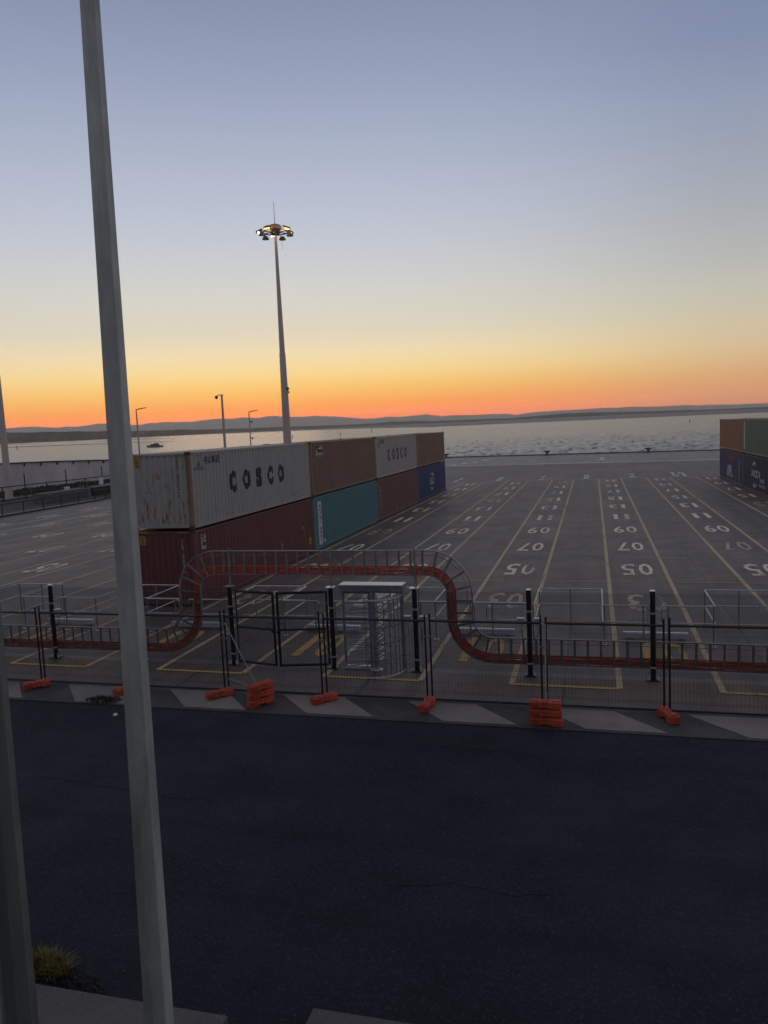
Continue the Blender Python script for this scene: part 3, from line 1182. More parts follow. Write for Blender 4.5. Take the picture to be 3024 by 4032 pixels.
# teal: white strip with stacked letters
side_decal(c_teal, 1, 'label_strip', WHITELAB, Flat().rect(.72, .22, .56, 2.26))
f = Flat()
for i, ch in enumerate('AECAC EARC'):
    if ch != ' ':
        f.text(ch, .86, 2.14 - i * .195, .28, .145, .02)
side_decal(c_teal, 1, 'lettering', BLACKINK, f, .008)
side_decal(c_teal, 1, 'sticker', WHITELAB, Flat().rect(1.5, .28, .2, .14))
side_decal(c_br2, 1, 'lettering', PINKINK, (lambda f: [f.text(ch, .62, 2.1 - i * .26, .36 if ch != 'I' else .12, .21, .02) for i, ch in enumerate('TRITON')] and f)(Flat()))
for rc in ((5.8, .62, .1, .3), (5.2, .35, .1, .22), (1.5, .2, .04, .5), (11.2, 1.1, .1, .12)):
    side_decal(c_br2, 1, 'scrape', PINKINK, Flat().rect(*rc))
side_decal(c_br3, 1, 'lettering', PINKINK, (lambda f: [f.text(ch, .95, 1.72 - i * .15, .22, .11, .02) for i, ch in enumerate('TGHU')] and f)(Flat()))
# blue: oval emblem
f = Flat()
cx, cz = 5.9, 1.31
f.ring(cx, cz, 1.0, .80, .66, 10, .2 * pi, .45 * pi).ring(cx, cz, 1.0, .80, .8, 10, .55 * pi, .72 * pi)
f.ring(cx, cz, 1.0, .80, .74, 10, 1.25 * pi, 1.5 * pi).ring(cx, cz, 1.0, .80, .84, 10, 1.6 * pi, 1.72 * pi)
f.text('COSCO', cx - 1.0, cz - .02, 2.0, .34, .05).rect(cx - .95, cz - .28, 1.9, .18)
side_decal(c_blu, 1, 'emblem', PALEINK, f)
side_decal(c_blu, 1, 'lettering', INKG, (lambda f: [f.text(ch, .42, 1.9 - i * .125, .25, .09, .02) for i, ch in enumerate('CHINA SHIPPING') if ch != ' '] and f)(Flat()))
# right stack (left-hand sides, read toward the camera)
side_decal(c_apl, -1, 'emblem', REDLAB, Flat().poly([(-7.95, 2.20), (-4.4, 2.34), (-4.7, 2.08), (-5.6, 1.84), (-6.6, 1.80), (-7.3, 1.98)]))
side_decal(c_apl, -1, 'lettering', PALEINK, Flat().text('APL', -8.1, .42, 3.0, 1.05, .06))
for rc in ((-2.9, 1.2, .12, .75), (-1.9, .2, .06, 2.0), (-3.6, .3, .05, .9)):
    side_decal(c_apl, -1, 'scrape', PINKINK, Flat().rect(*rc))
f = Flat()
f.poly([(-8.75, 1.93), (-8.2, 2.25), (-7.2, 2.32), (-7.25, 1.98), (-7.8, 2.10), (-8.4, 1.98)])
f.poly([(-8.2, .62), (-7.75, .52), (-7.2, .56), (-6.7, .68), (-7.0, .46), (-7.35, .34), (-8.0, .36), (-8.35, .48)]).poly([(-7.8, .55), (-7.6, .55), (-7.7, .86)])
side_decal(c_nav, -1, 'emblem', PALEINK, f)
side_decal(c_nav, -1, 'lettering', PALEINK, Flat().text('XCDI', -9.05, 1.12, 3.3, .56, .05).text('cai', -5.7, .88, 1.5, .34, .04).text('be lo', -5.85, .52, 2.1, .26, .03))
side_decal(c_grn, -1, 'label_strip', WHITELAB, Flat().rect(-11.95, .30, .30, 2.25))

# ------------------------------------------------------------------ fence line at Y 18.4
FY = 18.42
fence = thing('chain_link_fence', (-9.34, FY, 0), 'black chain link fence on bolted posts across the yard entrance', 'fence')
FO = fence.location
POSTS = [-20.5, -17.7, -14.9, -12.1, -9.34, -6.52, -4.33, -1.54, 1.26, 4.06, 6.86]
for i, x in enumerate(POSTS):
    b = MB(FO)
    b.cone((x, FY, .012), (x, FY, 2.09), .062, .062, 14)
    po = b.done('post', BLACK, fence, True)
    b = MB(FO)
    b.cone((x, FY, 2.09), (x, FY, 2.112), .066, .060, 14)
    if x in (-9.34, -6.52, -4.33):
        b.box((x, FY, 2.118), (.22, .22, .012))
    b.done('post_cap', CHROME if x not in (-9.34,) else GALV_DULL, po)
    b = MB(FO)
    b.box((x, FY, .006), (.30, .30, .012))
    b.done('base_plate', BLACK, po)
    for sx_ in (-1, 1):
        for sy_ in (-.7, .7):
            b = MB(FO)
            q = Vector((x + sx_ * .065, FY + sy_ * .05, .012))
            b.prism([q, q + Vector((sx_ * .085, sy_ * .04, 0)), q + Vector((0, 0, .11))], (0, .006, 0))
            b.cone(q + Vector((sx_ * .055, sy_ * .05, 0)), q + Vector((sx_ * .055, sy_ * .05, .045)), .013, .013, 6)
            b.done('gusset', CHROME, po)
    for z in (.30, 1.58):
        b = MB(FO)
        b.cone((x, FY, z - .022), (x, FY, z + .022), .072, .072, 14)
        b.done('clamp_band', GALV, po)


def diamond_mesh(b, x0, x1, y, z0, z1, pitch=.064, r=.0030):
    """Two families of slanted wires, clipped to the bay, a hair apart in depth."""
    for sgn, dy in ((1, -.002), (-1, .002)):
        k = pitch * .9
        n0 = int(((x1 - x0) + (z1 - z0)) / (2 * k)) * 2 + 2
        for i in range(n0):
            c = -(z1 - z0) + i * k
            # wire: x = x0 + c + t, z = z0 + t
            ta, tb = max(0, -c), min(z1 - z0, (x1 - x0) - c)
            if tb <= ta:
                continue
            if sgn > 0:
                p, q = (x0 + c + ta, y + dy, z0 + ta), (x0 + c + tb, y + dy, z0 + tb)
            else:
                p, q = (x1 - c - ta, y + dy, z0 + ta), (x1 - c - tb, y + dy, z0 + tb)
            b.tube([p, q], r, 3)


for a, c in zip(POSTS, POSTS[1:]):
    if a in (-9.34, -6.52):
        spans = [] if a == -9.34 else [(-6.45, -6.27, 0), (-4.60, -4.40, 0)]
    else:
        spans = [(a + .065, c - .065, 1)]
    for x0, x1, wide in spans:
        b = MB(FO)
        diamond_mesh(b, x0, x1, FY + .03, .06, 2.03)
        mm = tag(b.done('mesh_panel', BLACKWIRE, fence), kind='stuff')
        b = MB(FO)
        for z in (.07, 1.05, 1.96):
            b.tube([(x0, FY + .03, z), (x1, FY + .03, z)], .003, 4)
        b.done('tension_wire', GALV_DULL, mm)

# gate leaves, standing a little ajar toward the road
def gate_leaf(name, hx, width, sgn, ang, label):
    t = thing(name, (hx, FY, 0), label, 'gate', 'pair of gate leaves in the chain link fence', radians(ang))
    w0, w1 = sorted((sgn * .03, sgn * width))
    b = MB()
    b.tube([(w0, 0, .09), (w1, 0, .09), (w1, 0, 1.99), (w0, 0, 1.99)], .035, 8, (0, 1, 0), closed=True)
    b.done('frame', BLACK, t, True)
    b = MB()
    b.tube([(w0 + .02, 0, 1.03), (w1 - .02, 0, 1.03)], .032, 8)
    b.done('mid_rail', BLACK, t, True)
    b = MB()
    diamond_mesh(b, w0 + .02, w1 - .02, .0, .11, 1.98)
    tag(b.done('mesh_panel', BLACKWIRE, t), kind='stuff')
    b = MB()
    xi = w1 if sgn > 0 else w0
    b.tube([(xi, -.04, 1.02), (xi - sgn * .17, -.05, 1.04), (xi - sgn * .17, -.05, 1.2), (xi, -.04, 1.2)], .008, 5)
    b.box((xi, -.03, .98), (.10, .05, .05))
    b.done('latch', BLACK, t)
    b = MB()
    for z in (.3, 1.7):
        b.box((sgn * .0, 0, z), (.10, .07, .06))
    b.done('hinge', GALV_DULL, t)
    b = MB()
    b.tube([(sgn * .05, -.05, .03), (sgn * .05, -.05, 2.0)], .011, 6)
    b.done('drop_rod', GALV, t)


gate_leaf('gate_leaf', -9.22, 1.22, 1, -11, 'left leaf of the black chain link double gate, hinged on the left post')
gate_leaf('gate_leaf', -6.62, 1.30, -1, 11, 'right leaf of the black chain link double gate, beside the turnstile')

# full-height turnstile
ts = thing('turnstile', (-5.42, FY, 0), 'grey full-height turnstile with curved cage and pale roof plate', 'turnstile')
TO = ts.location
TGREY = M('turnstile_steel', (.235, .255, .275), .45, .35, .2, 5)
b = MB(TO)
b.box((-5.42, FY + .05, 2.11), (1.64, .34, .15))
b.box((-5.42, FY + .05, 2.012), (1.60, .26, .04))
b.done('header_beam', TGREY, ts)
b = MB(TO)
b.box((-5.42, FY + .05, 2.198), (1.66, .40, .02))
b.done('roof_plate', M('pale_roof_sheet', (.80, .78, .74), .30, .1, .08), ts)
for x, w in ((-6.21, .055), (-5.52, .045), (-4.66, .07)):
    b = MB(TO)
    b.box((x, FY + .06, 1.0), (w, .09, 1.99))
    b.done('upright', TGREY, ts)
for i in range(15):
    b = MB(TO)
    z = .16 + i * .128
    b.tube([(-6.18, FY + .06, z), (-5.55, FY + .06, z)], .0095, 6)
    b.done('barrier_bar', TGREY, ts)
b = MB(TO)
b.box((-5.86, FY + .06, .05), (.72, .10, .05))
b.box((-5.86, FY + .02, .02), (.74, .16, .03))
b.done('floor_rail', GALV, ts)
rot_ = None
b = MB(TO)
b.cone((-5.38, FY - .05, .03), (-5.38, FY - .05, 2.03), .055, .055, 12)
rotor = b.done('rotor_column', TGREY, ts, True)
b = MB(TO)
b.cone((-5.38, FY - .05, .012), (-5.38, FY - .05, .04), .16, .12, 14)
b.done('rotor_base', GALV, rotor)
for a in (205, 325, 85):
    for i in range(7):
        z = .18 + i * .265
        d = Vector((cos(radians(a)), sin(radians(a)), 0))
        p = Vector((-5.38, FY - .05, z))
        n = Vector((0, 0, 1))
        b = MB(TO)
        b.tube([p + d * .05, p + d * .60, p + d * .65 + n * .045, p + d * .60 + n * .10, p + d * .05 + n * .10], .012, 6, (0, 0, 1))
        b.done('rotor_arm', TGREY if a != 85 else CHROME, rotor)
RC = Vector((-5.38, FY - .05, 0))
for i in range(9):
    a = radians(-92 + i * 12.2)
    p = RC + Vector((cos(a), sin(a), 0)) * .72
    b = MB(TO)
    b.bar(p + Vector((0, 0, .03)), p + Vector((0, 0, 2.02)), .022, .022, (1, 0, 0))
    b.done('cage_bar', TGREY, ts)
for z, mt_ in ((.035, CHROME), (.45, TGREY), (.86, TGREY), (1.27, TGREY), (1.66, TGREY), (1.95, CHROME)):
    b = MB(TO)
    b.path([RC + Vector((cos(radians(-93 + j * 9)), sin(radians(-93 + j * 9)), 0)) * .735 + Vector((0, 0, z)) for j in range(12)],
           [(-.018, -.004), (.018, -.004), (.018, .004), (-.018, .004)])
    b.done('cage_hoop', mt_, ts)

# ------------------------------------------------------------------ cable ladder
LY = FY + .13
pth = []


def arc(cx, cz, r, a0, a1, n=10):
    return [(cx + r * cos(radians(a0 + (a1 - a0) * i / n)), cz + r * sin(radians(a0 + (a1 - a0) * i / n))) for i in range(n + 1)]


LOW, TOP, VL, VR = .555, 2.72, -10.57, -3.22
pth = [(-22, LOW), (-16, LOW)] + arc(VL - .85, LOW + .85, .85, -90, 0) + arc(VL + .78, TOP - .78, .78, 180, 90) + \
      arc(VR - .78, TOP - .78, .78, 90, 0) + arc(VR + .80, LOW + .80, .80, 180, 270) + [(2, LOW), (8, LOW - .06)]


def offset_path(off):
    out = []
    n = len(pth)
    for i, (x, z) in enumerate(pth):
        a, c = pth[max(i - 1, 0)], pth[min(i + 1, n - 1)]
        t = Vector((c[0] - a[0], c[1] - a[1])).normalized()
        out.append((x + t.y * off, z - t.x * off))
    return out


lad = thing('cable_ladder', (-6.52, LY, 0), 'galvanised cable ladder carrying orange conduits, rising over gate and turnstile', 'cable ladder')
LO = lad.location
RP = [(-.011, -.045), (.011, -.045), (.011, .045), (-.011, .045)]
for off in (-.31, .31):
    b = MB(LO)
    b.path([(x, LY, z) for x, z in offset_path(off)], [(-.045, -.011), (.045, -.011), (.045, .011), (-.045, .011)], (0, 1, 0))
    b.done('side_rail', GALV_DULL, lad)
dist, acc = 0., .15
seg = list(zip(pth, pth[1:]))
for (a, c) in seg:
    a, c = Vector((a[0], a[1])), Vector((c[0], c[1]))
    L = (c - a).length
    t = (c - a) / L
    while acc < L:
        q = a + t * acc
        n = Vector((t.y, -t.x))
        e, g = q - n * .30, q + n * .30
        b = MB(LO)
        b.bar((e.x, LY - .028, e.y), (g.x, LY - .028, g.y), .012, .055, (0, 1, 0))
        b.done('rung', GALV_DULL, lad)
        acc += .30
    acc -= L
for i in range(6):
    b = MB(LO)
    wob = .005 * ((i * 7) % 3 - 1)
    pp0 = offset_path(.105 + i * .034 + wob)
    pp = []
    for (xa, za), (xb, zb) in zip(pp0, pp0[1:]):
        n_ = max(1, int(math.hypot(xb - xa, zb - za) / .45))
        pp += [(xa + (xb - xa) * j / n_ + (rnd.uniform(-.006, .006) if n_ > 1 and abs(zb - za) > abs(xb - xa) else 0),
                za + (zb - za) * j / n_ + (rnd.uniform(-.007, .007) if n_ > 1 and j else 0)) for j in range(n_)]
    pp.append(pp0[-1])
    for j in range(3 + i, len(pp) - 1, 17):
        b = MB(LO)
        q0, q1 = Vector((pp[j][0], LY + .012, pp[j][1])), Vector((pp[j + 1][0], LY + .012, pp[j + 1][1]))
        b.cone(q0, q0 + (q1 - q0).normalized() * .11, .0225, .0225, 8)
        b.done('coupling', CONDUIT, lad)
    b = MB(LO)
    b.tube([(x, LY + .014 + .004 * (i % 2), z) for x, z in pp], .0178, 8, (0, 1, 0))
    b.done('conduit', CONDUIT, lad, True)
b = MB(LO)
b.tube([(x, LY + .006, z) for x, z in offset_path(-.19)], .008, 5, (0, 1, 0))
b.done('thin_cable', CONDUIT, lad)
for x in (-9.34, -6.52, -4.33):
    b = MB(LO)
    b.tube([(x + .02, LY - .10, 2.125), (x + .02, LY - .06, 3.10)], .026, 8)
    b.done('support_post', GALV_DULL, lad, True)
b = MB(LO)
b.tube([(-4.28, LY - .06, 2.1), (-4.28, LY - .03, 2.7)], .012, 6)
b.done('conduit', CONDUIT, lad)

# sensor boxes on the fence posts
for x, side, lab in ((-14.9, 1, 'small grey junction box on the fence post left of the tall pole'),
                     (-4.33, -1, 'grey sensor box on left face of the fence post right of the turnstile'),
                     (-4.33, 1, 'larger grey sensor box on right face of the fence post beside the turnstile'),
                     (-1.54, -1, 'grey sensor box with dangling cable on left face of middle fence post'),
                     (-1.54, 1, 'grey sensor box with dangling cable on right face of middle fence post')):
    cx = x + side * .20
    t = thing('sensor_box', (cx, FY - .02, 1.2), lab, 'sensor box', 'sensor boxes on the fence posts')
    o_ = t.location
    b = MB(o_)
    h = .24 if side > 0 and x == -4.33 else .17
    b.box((cx, FY - .02, 1.40 - h / 2), (.15, .12, h))
    b.done('housing', BOXGREY, t)
    b = MB(o_)
    b.box((cx, FY - .02, 1.408), (.18, .15, .016))
    b.done('lid', WHITE, t)
    b = MB(o_)
    b.box((x + side * .095, FY - .02, 1.32), (.07, .05, .05))
    b.done('bracket', GALV_DULL, t)
    b = MB(o_)
    b.tube([(cx, FY - .02, 1.40 - h), (cx + .02, FY - .02, 1.08), (cx - side * .03, FY - .02, .95), (x + side * .075, FY - .02, .90)], .008, 5)
    b.done('cable', CABLEM if x != -4.33 else CONDUIT, t)

# ------------------------------------------------------------------ temporary fence
TY = 16.2
JO = [-16.0, -13.55, -11.0, -8.45, -6.0, -3.55, -1.07, 1.37, 3.85]


def temp_panel(x0, x1, label, dz=0.):
    t = thing('temporary_fence_panel', (x0, TY, 0), label, 'fence panel', 'temporary fence panels along the road')
    o_ = t.location
    a, c = x0 + .055, x1 - .055
    for x in (a, c):
        b = MB(o_)
        b.tube([(x, TY, .05), (x, TY, 2.0 + dz)], .022, 8)
        b.done('upright', REDBLACK, t, True)
    for z in (.10, 1.86):
        b = MB(o_)
        b.tube([(a, TY, z), (c, TY, z)], .024, 8)
        b.done('rail', BLACK, t, True)
    b = MB(o_)
    n = int((c - a) / .072)
    for i in range(1, n):
        x = a + (c - a) * i / n
        b.tube([(x, TY - .012, .10), (x, TY - .012, 1.86)], .0019, 3)
    for i in range(1, 9):
        z = .10 + 1.76 * i / 9
        b.tube([(a, TY - .015, z), (c, TY - .015, z)], .0019, 3)
    tag(b.done('wire_mesh', BLACKWIRE, t), kind='stuff')
    b = MB(o_)
    b.box((x0, TY, 1.52 if int(abs(x0) * 10) % 2 else 1.35), (.16, .045, .04))
    b.cone((x0, TY - .03, 1.40), (x0, TY + .03, 1.40), .012, .012, 6)
    b.done('clamp', GALV_DULL, t)


TL = ['temporary fence panel at the far left edge of view', 'temporary fence panel running behind the tall grey pole', 'temporary fence panel between tall grey pole and double gate',
      'temporary fence panel in front of the double gate', 'temporary fence panel in front of the turnstile', 'temporary fence panel right of the turnstile, ending at the broad stack of feet',
      'temporary fence panel starting at the broad stack of three orange feet', 'temporary fence panel at the far right edge of view']
for i, (a, c) in enumerate(zip(JO, JO[1:])):
    temp_panel(a, c, TL[i], .03 * (i % 2))


def foot_mesh():
    b = MB()
    L, Wd = .31, .112
    out = [(-L, -Wd * .8), (-L + .04, -Wd), (-.10, -Wd), (-.05, -Wd * .72), (.05, -Wd * .72), (.10, -Wd), (L - .04, -Wd), (L, -Wd * .8),
           (L, Wd * .8), (L - .04, Wd), (.10, Wd), (.05, Wd * .72), (-.05, Wd * .72), (-.10, Wd), (-L + .04, Wd), (-L, Wd * .8)]

    def loop(z, k):
        return [b.v((x * (1 - k * .09), y * (1 - k * .2), z)) for x, y in out]
    rings = [loop(.028, .2), loop(.05, 0), loop(.135, 0), loop(.155, .6)]
    for r1, r2 in zip(rings, rings[1:]):
        for j in range(16):
            b.bm.faces.new([r1[j], r1[(j + 1) % 16], r2[(j + 1) % 16], r2[j]])
    b.bm.faces.new(rings[0][::-1])
    b.bm.faces.new(rings[-1])
    for x in (-.205, .205):
        b.box((x, 0, .0165), (.19, Wd * 1.8, .031))
    for x in (-.2, .2):
        b.box((x, 0, .160), (.15, .13, .022))
    bmesh.ops.recalc_face_normals(b.bm, faces=b.bm.faces[:])
    me = bpy.data.meshes.new('block')
    b.bm.to_mesh(me)
    b.bm.free()
    me.materials.append(ORANGE)
    b = MB()
    for x in (-.045, .045):
        b.cone((x, 0, .150), (x, 0, .1585), .026, .026, 10)
    me2 = bpy.data.meshes.new('socket')
    b.bm.to_mesh(me2)
    b.bm.free()
    me2.materials.append(M('dark_socket', (.12, .02, .01), .8))
    return me, me2


FOOT_ME, SOCK_ME = foot_mesh()


def fence_foot(x, y, z, rz, label, group='orange feet under the temporary fence'):
    t = thing('ballast_block', (x, y, z), label, 'fence weight', group, radians(rz))
    link('block', FOOT_ME, t)
    link('socket', SOCK_ME, t)
    return t


ZF = .019
for x, y, rz, lab in ((-13.55, 15.95, 50, 'orange fence foot left of the tall pole, at far left of strip'),
                      (-11.0, 15.92, 75, 'orange fence foot half hidden behind the tall grey pole'),
                      (-8.50, 15.92, 48, 'orange fence foot just left of the three stacked feet by the gate'),
                      (-5.93, 15.95, 48, 'orange fence foot alone in front of the gate post, between gate and turnstile'),
                      (-3.55, 15.88, 84, 'orange fence foot seen end-on, right of the turnstile'),
                      (-1.07, 16.05, 25, 'orange fence foot behind the broad stack of three, under the second brace'),
                      (1.37, 15.95, 112, 'orange fence foot slanting toward the road at right')):
    fence_foot(x, y, ZF, rz, lab)
for i, pos in enumerate(('lowest', 'middle', 'topmost')):
    fence_foot(-7.32 + .012 * i, 15.58, ZF + .171 * i, 58 + (0, -2, 3)[i], pos + ' orange fence foot of the stack in front of the gate', 'stacked orange feet')
    fence_foot(-.98 - .01 * i, 15.30, ZF + .171 * i, (-1, 2, 0)[i], pos + ' orange fence foot of the broad stack under the right brace', 'stacked orange feet')


def brace(x0, z0, x1, y1, z1, label):
    t = thing('fence_brace', (x1, y1, 0), label, 'brace', 'grey braces behind stacked feet')
    o_ = t.location
    b = MB(o_)
    b.tube([(x0, TY - .03, z0), (x1, y1, z1)], .016, 8)
    b.done('strut', GALV_DULL, t, True)
    b = MB(o_)
    b.tube([(x0, TY - .03, .38), (x1, y1, max(.2, z1 - .12))], .016, 8)
    b.done('base_bar', GALV_DULL, t, True)
    b = MB(o_)
    b.tube([(x1, y1, z1), (x1, y1, .15)], .02, 8)
    b.done('foot_pin', GALV, t, True)


brace(-8.38, 1.72, -7.42, 15.60, .50, 'thin grey brace leaning from the fence to the stacked feet by the gate')
brace(-1.03, 1.85, -.99, 15.36, .48, 'thin grey brace leaning from the fence to the broad stack of feet')

# ------------------------------------------------------------------ pipe guard rails of the lanes
N0 = lambda k: .18 + P * k
N1 = lambda k: 3.0 + P * k
GY0, GY1, RT, RM = 21.28, 23.35, 1.08, .62
GL = {-5: 'galvanised pipe guard rail at the far left edge of view', -4: 'galvanised pipe guard rail partly behind the tall grey pole',
      -3: 'galvanised pipe guard rail seen through the double gate', -2: 'galvanised pipe guard rail behind the turnstile',
      -1: 'galvanised pipe guard rail right of the falling orange conduits, behind the middle fence post', 0: 'galvanised pipe guard rail at the right edge of view'}


def fillet(pts, r=.10, n=4):
    out = [Vector(pts[0])]
    for a, p, c in zip(pts, pts[1:], pts[2:]):
        a, p, c = Vector(a), Vector(p), Vector(c)
        d1, d2 = (a - p).normalized(), (c - p).normalized()
        for i in range(n + 1):
            t = i / n
            out.append((p + d1 * r) * (1 - t) ** 2 + p * 2 * t * (1 - t) + (p + d2 * r) * t ** 2)
    out.append(Vector(pts[-1]))
    return out


for k in range(-5, 1):
    xa, xb, xc, xd = N0(k) + 1.50, N1(k), N0(k + 1), N0(k + 1) + 1.16
    t = thing('guard_rail', (xb, GY1, 0), GL[k], 'guard rail', 'pipe guard rails around the lanes')
    o_ = t.location
    top = [(xa, GY0, RT), (xb, GY0, RT), (xb, GY1, RT), (xc, GY1, RT), (xc, GY0, RT), (xd, GY0, RT)]
    mid = [(x, y, RM) for x, y, z in top]
    loop_pts = top + mid[::-1]
    b = MB(o_)
    b.tube(fillet([(xa + .12, GY0, RT)] + top[1:-1] + [(xd, GY0, RT), (xd, GY0, RM), (xd - .12, GY0, RM)], .09), .0225, 8)
    b.done('top_rail', GALV, t, True)
    b = MB(o_)
    b.tube(fillet([(xd - .12, GY0, RM)] + mid[::-1][1:-1] + [(xa, GY0, RM), (xa, GY0, RT), (xa + .12, GY0, RT)], .09), .0205, 8)
    b.done('mid_rail', GALV, t, True)
    for (x, y) in ((xa + .16, GY0), (xb - .04, GY0 + .02), (xb, GY1 - .04), ((xb + xc) / 2, GY1), (xc, GY1 - .04), (xc + .04, GY0 + .02), (xd - .12, GY0)):
        b = MB(o_)
        b.tube([(x, y, .01), (x, y, RT)], .022, 8)
        b.done('post', GALV_DULL, t, True)
        b = MB(o_)
        b.box((x, y - .0, .006), (.13, .13, .012))
        for s in (-1, 1):
            b.box((x + s * .045, y - .05, .03), (.045, .03, .04))
        b.done('base_plate', CHROME, t)
bo = thing('boom_rail', (-4.5, GY0 - .05, 0), 'bright level boom pipe across the lane right of the turnstile', 'boom rail')
b = MB(bo.location)
b.tube([(-4.85, GY0 - .06, 1.12), (-1.72, GY0 - .06, 1.12)], .026, 8)
b.done('pipe', M('bright_galvanised', (.62, .63, .65), .3, .8, .1, 6), bo, True)
b = MB(bo.location)
b.tube([(-4.82, GY0 - .06, 0), (-4.82, GY0 - .06, 1.12)], .024, 8)
b.done('post', GALV_DULL, bo, True)
b = MB(bo.location)
b.tube([(-1.74, GY0 - .06, 0), (-1.74, GY0 - .06, 1.12)], .024, 8)
b.done('post', GALV_DULL, bo, True)

# wheel stops
WL = {-4: 'grey steel wheel stop left of the tall pole', -3: 'grey steel wheel stop just right of the tall pole', -2: 'grey steel wheel stop between double gate and turnstile',
      -1: 'grey steel wheel stop behind the falling orange conduits', 0: 'grey steel wheel stop behind the right-hand black post'}
STOPM = M('wheel_stop_steel', (.52, .54, .60), .5, .1, .15, 4)
for k in range(-4, 1):
    x0, x1 = N0(k) + .53, N0(k) + 2.22
    t = thing('wheel_stop', ((x0 + x1) / 2, 21.9, 0), WL[k], 'wheel stop', 'steel wheel stops in the lanes')
    o_ = t.location
    b = MB(o_)
    prof = [(21.80, .05), (21.785, .07), (21.785, .195), (21.80, .212), (21.94, .212), (21.96, .19), (21.96, .05)]
    b.prism([(x0, y, z) for y, z in prof], (x1 - x0, 0, 0))
    b.done('bumper', STOPM, t)
    b = MB(o_)
    b.box(((x0 + x1) / 2, 21.82, .2175), (x1 - x0, .05, .012))
    b.done('edge_strip', CHROME, t)
    for x in (x0 + .2, x1 - .2):
        b = MB(o_)
        b.box((x, 21.88, .03), (.14, .18, .06))
        b.done('foot', GALV_DULL, t)

# ------------------------------------------------------------------ poles near the window
def near_pole(x, y, r0, r1, h, lean, label, z0, turn=12, mt=None):
    t = thing('lamp_pole', (x, y, z0), label, 'pole', 'grey poles under the window')
    o_ = t.location
    b = MB(o_)
    b.cone((x, y, z0 + .02), (x + lean * h, y, z0 + h), r0, r1, 8, radians(turn))
    b.done('shaft', mt or POLE, t)
    b = MB(o_)
    b.box((x, y, z0 + .012), (.42, .42, .024))
    for a in (45, 135, 225, 315):
        b.cone((x + .24 * cos(radians(a)), y + .24 * sin(radians(a)), z0), (x + .24 * cos(radians(a)), y + .24 * sin(radians(a)), z0 + .06), .018, .018, 6)
    b.done('base_plate', GALV_DULL, t)
    b = MB(o_)
    q = Vector((x + lean * h, y, z0 + h))
    b.tube([q - Vector((0, 0, .1)), q + Vector((0, .5, .2)), q + Vector((0, 1.6, .35))], .035, 8)
    b.done('outreach_arm', POLE, t)
    b = MB(o_)
    b.box(q + Vector((0, 1.85, .35)), (.3, .65, .12))
    b.done('lamp_head', DARKMETAL, t)
    return t


near_pole(-3.752, 5.5, .138, .060, 11.8, .0145, 'tall tapered grey pole standing close, left of centre', .125)
near_pole(-5.215, 5.5, .155, .080, 11.0, .018, 'second grey pole cut off at the lower left edge', .125, 34, M('dull_pole_steel', (.17, .19, .18), .6, .15, .4, 1.4, .1, 25, (1, 1, .2)))

# ------------------------------------------------------------------ high mast lights and yard poles
def lamp_mat(name, col, s):
    mt = bpy.data.materials.new(name)
    mt.use_nodes = True
    b_ = mt.node_tree.nodes['Principled BSDF']
    b_.inputs['Base Color'].default_value = (*col, 1)
    b_.inputs['Emission Color'].default_value = (*col, 1)
    b_.inputs['Emission Strength'].default_value = s
    return mt


LIT = lamp_mat('lit_sodium_lamp', (1.0, .33, .035), 6)
LITW = lamp_mat('lit_white_lamp', (1.0, .93, .82), 3.5)
LENSM = M('pale_reflector', (.55, .42, .36), .4)


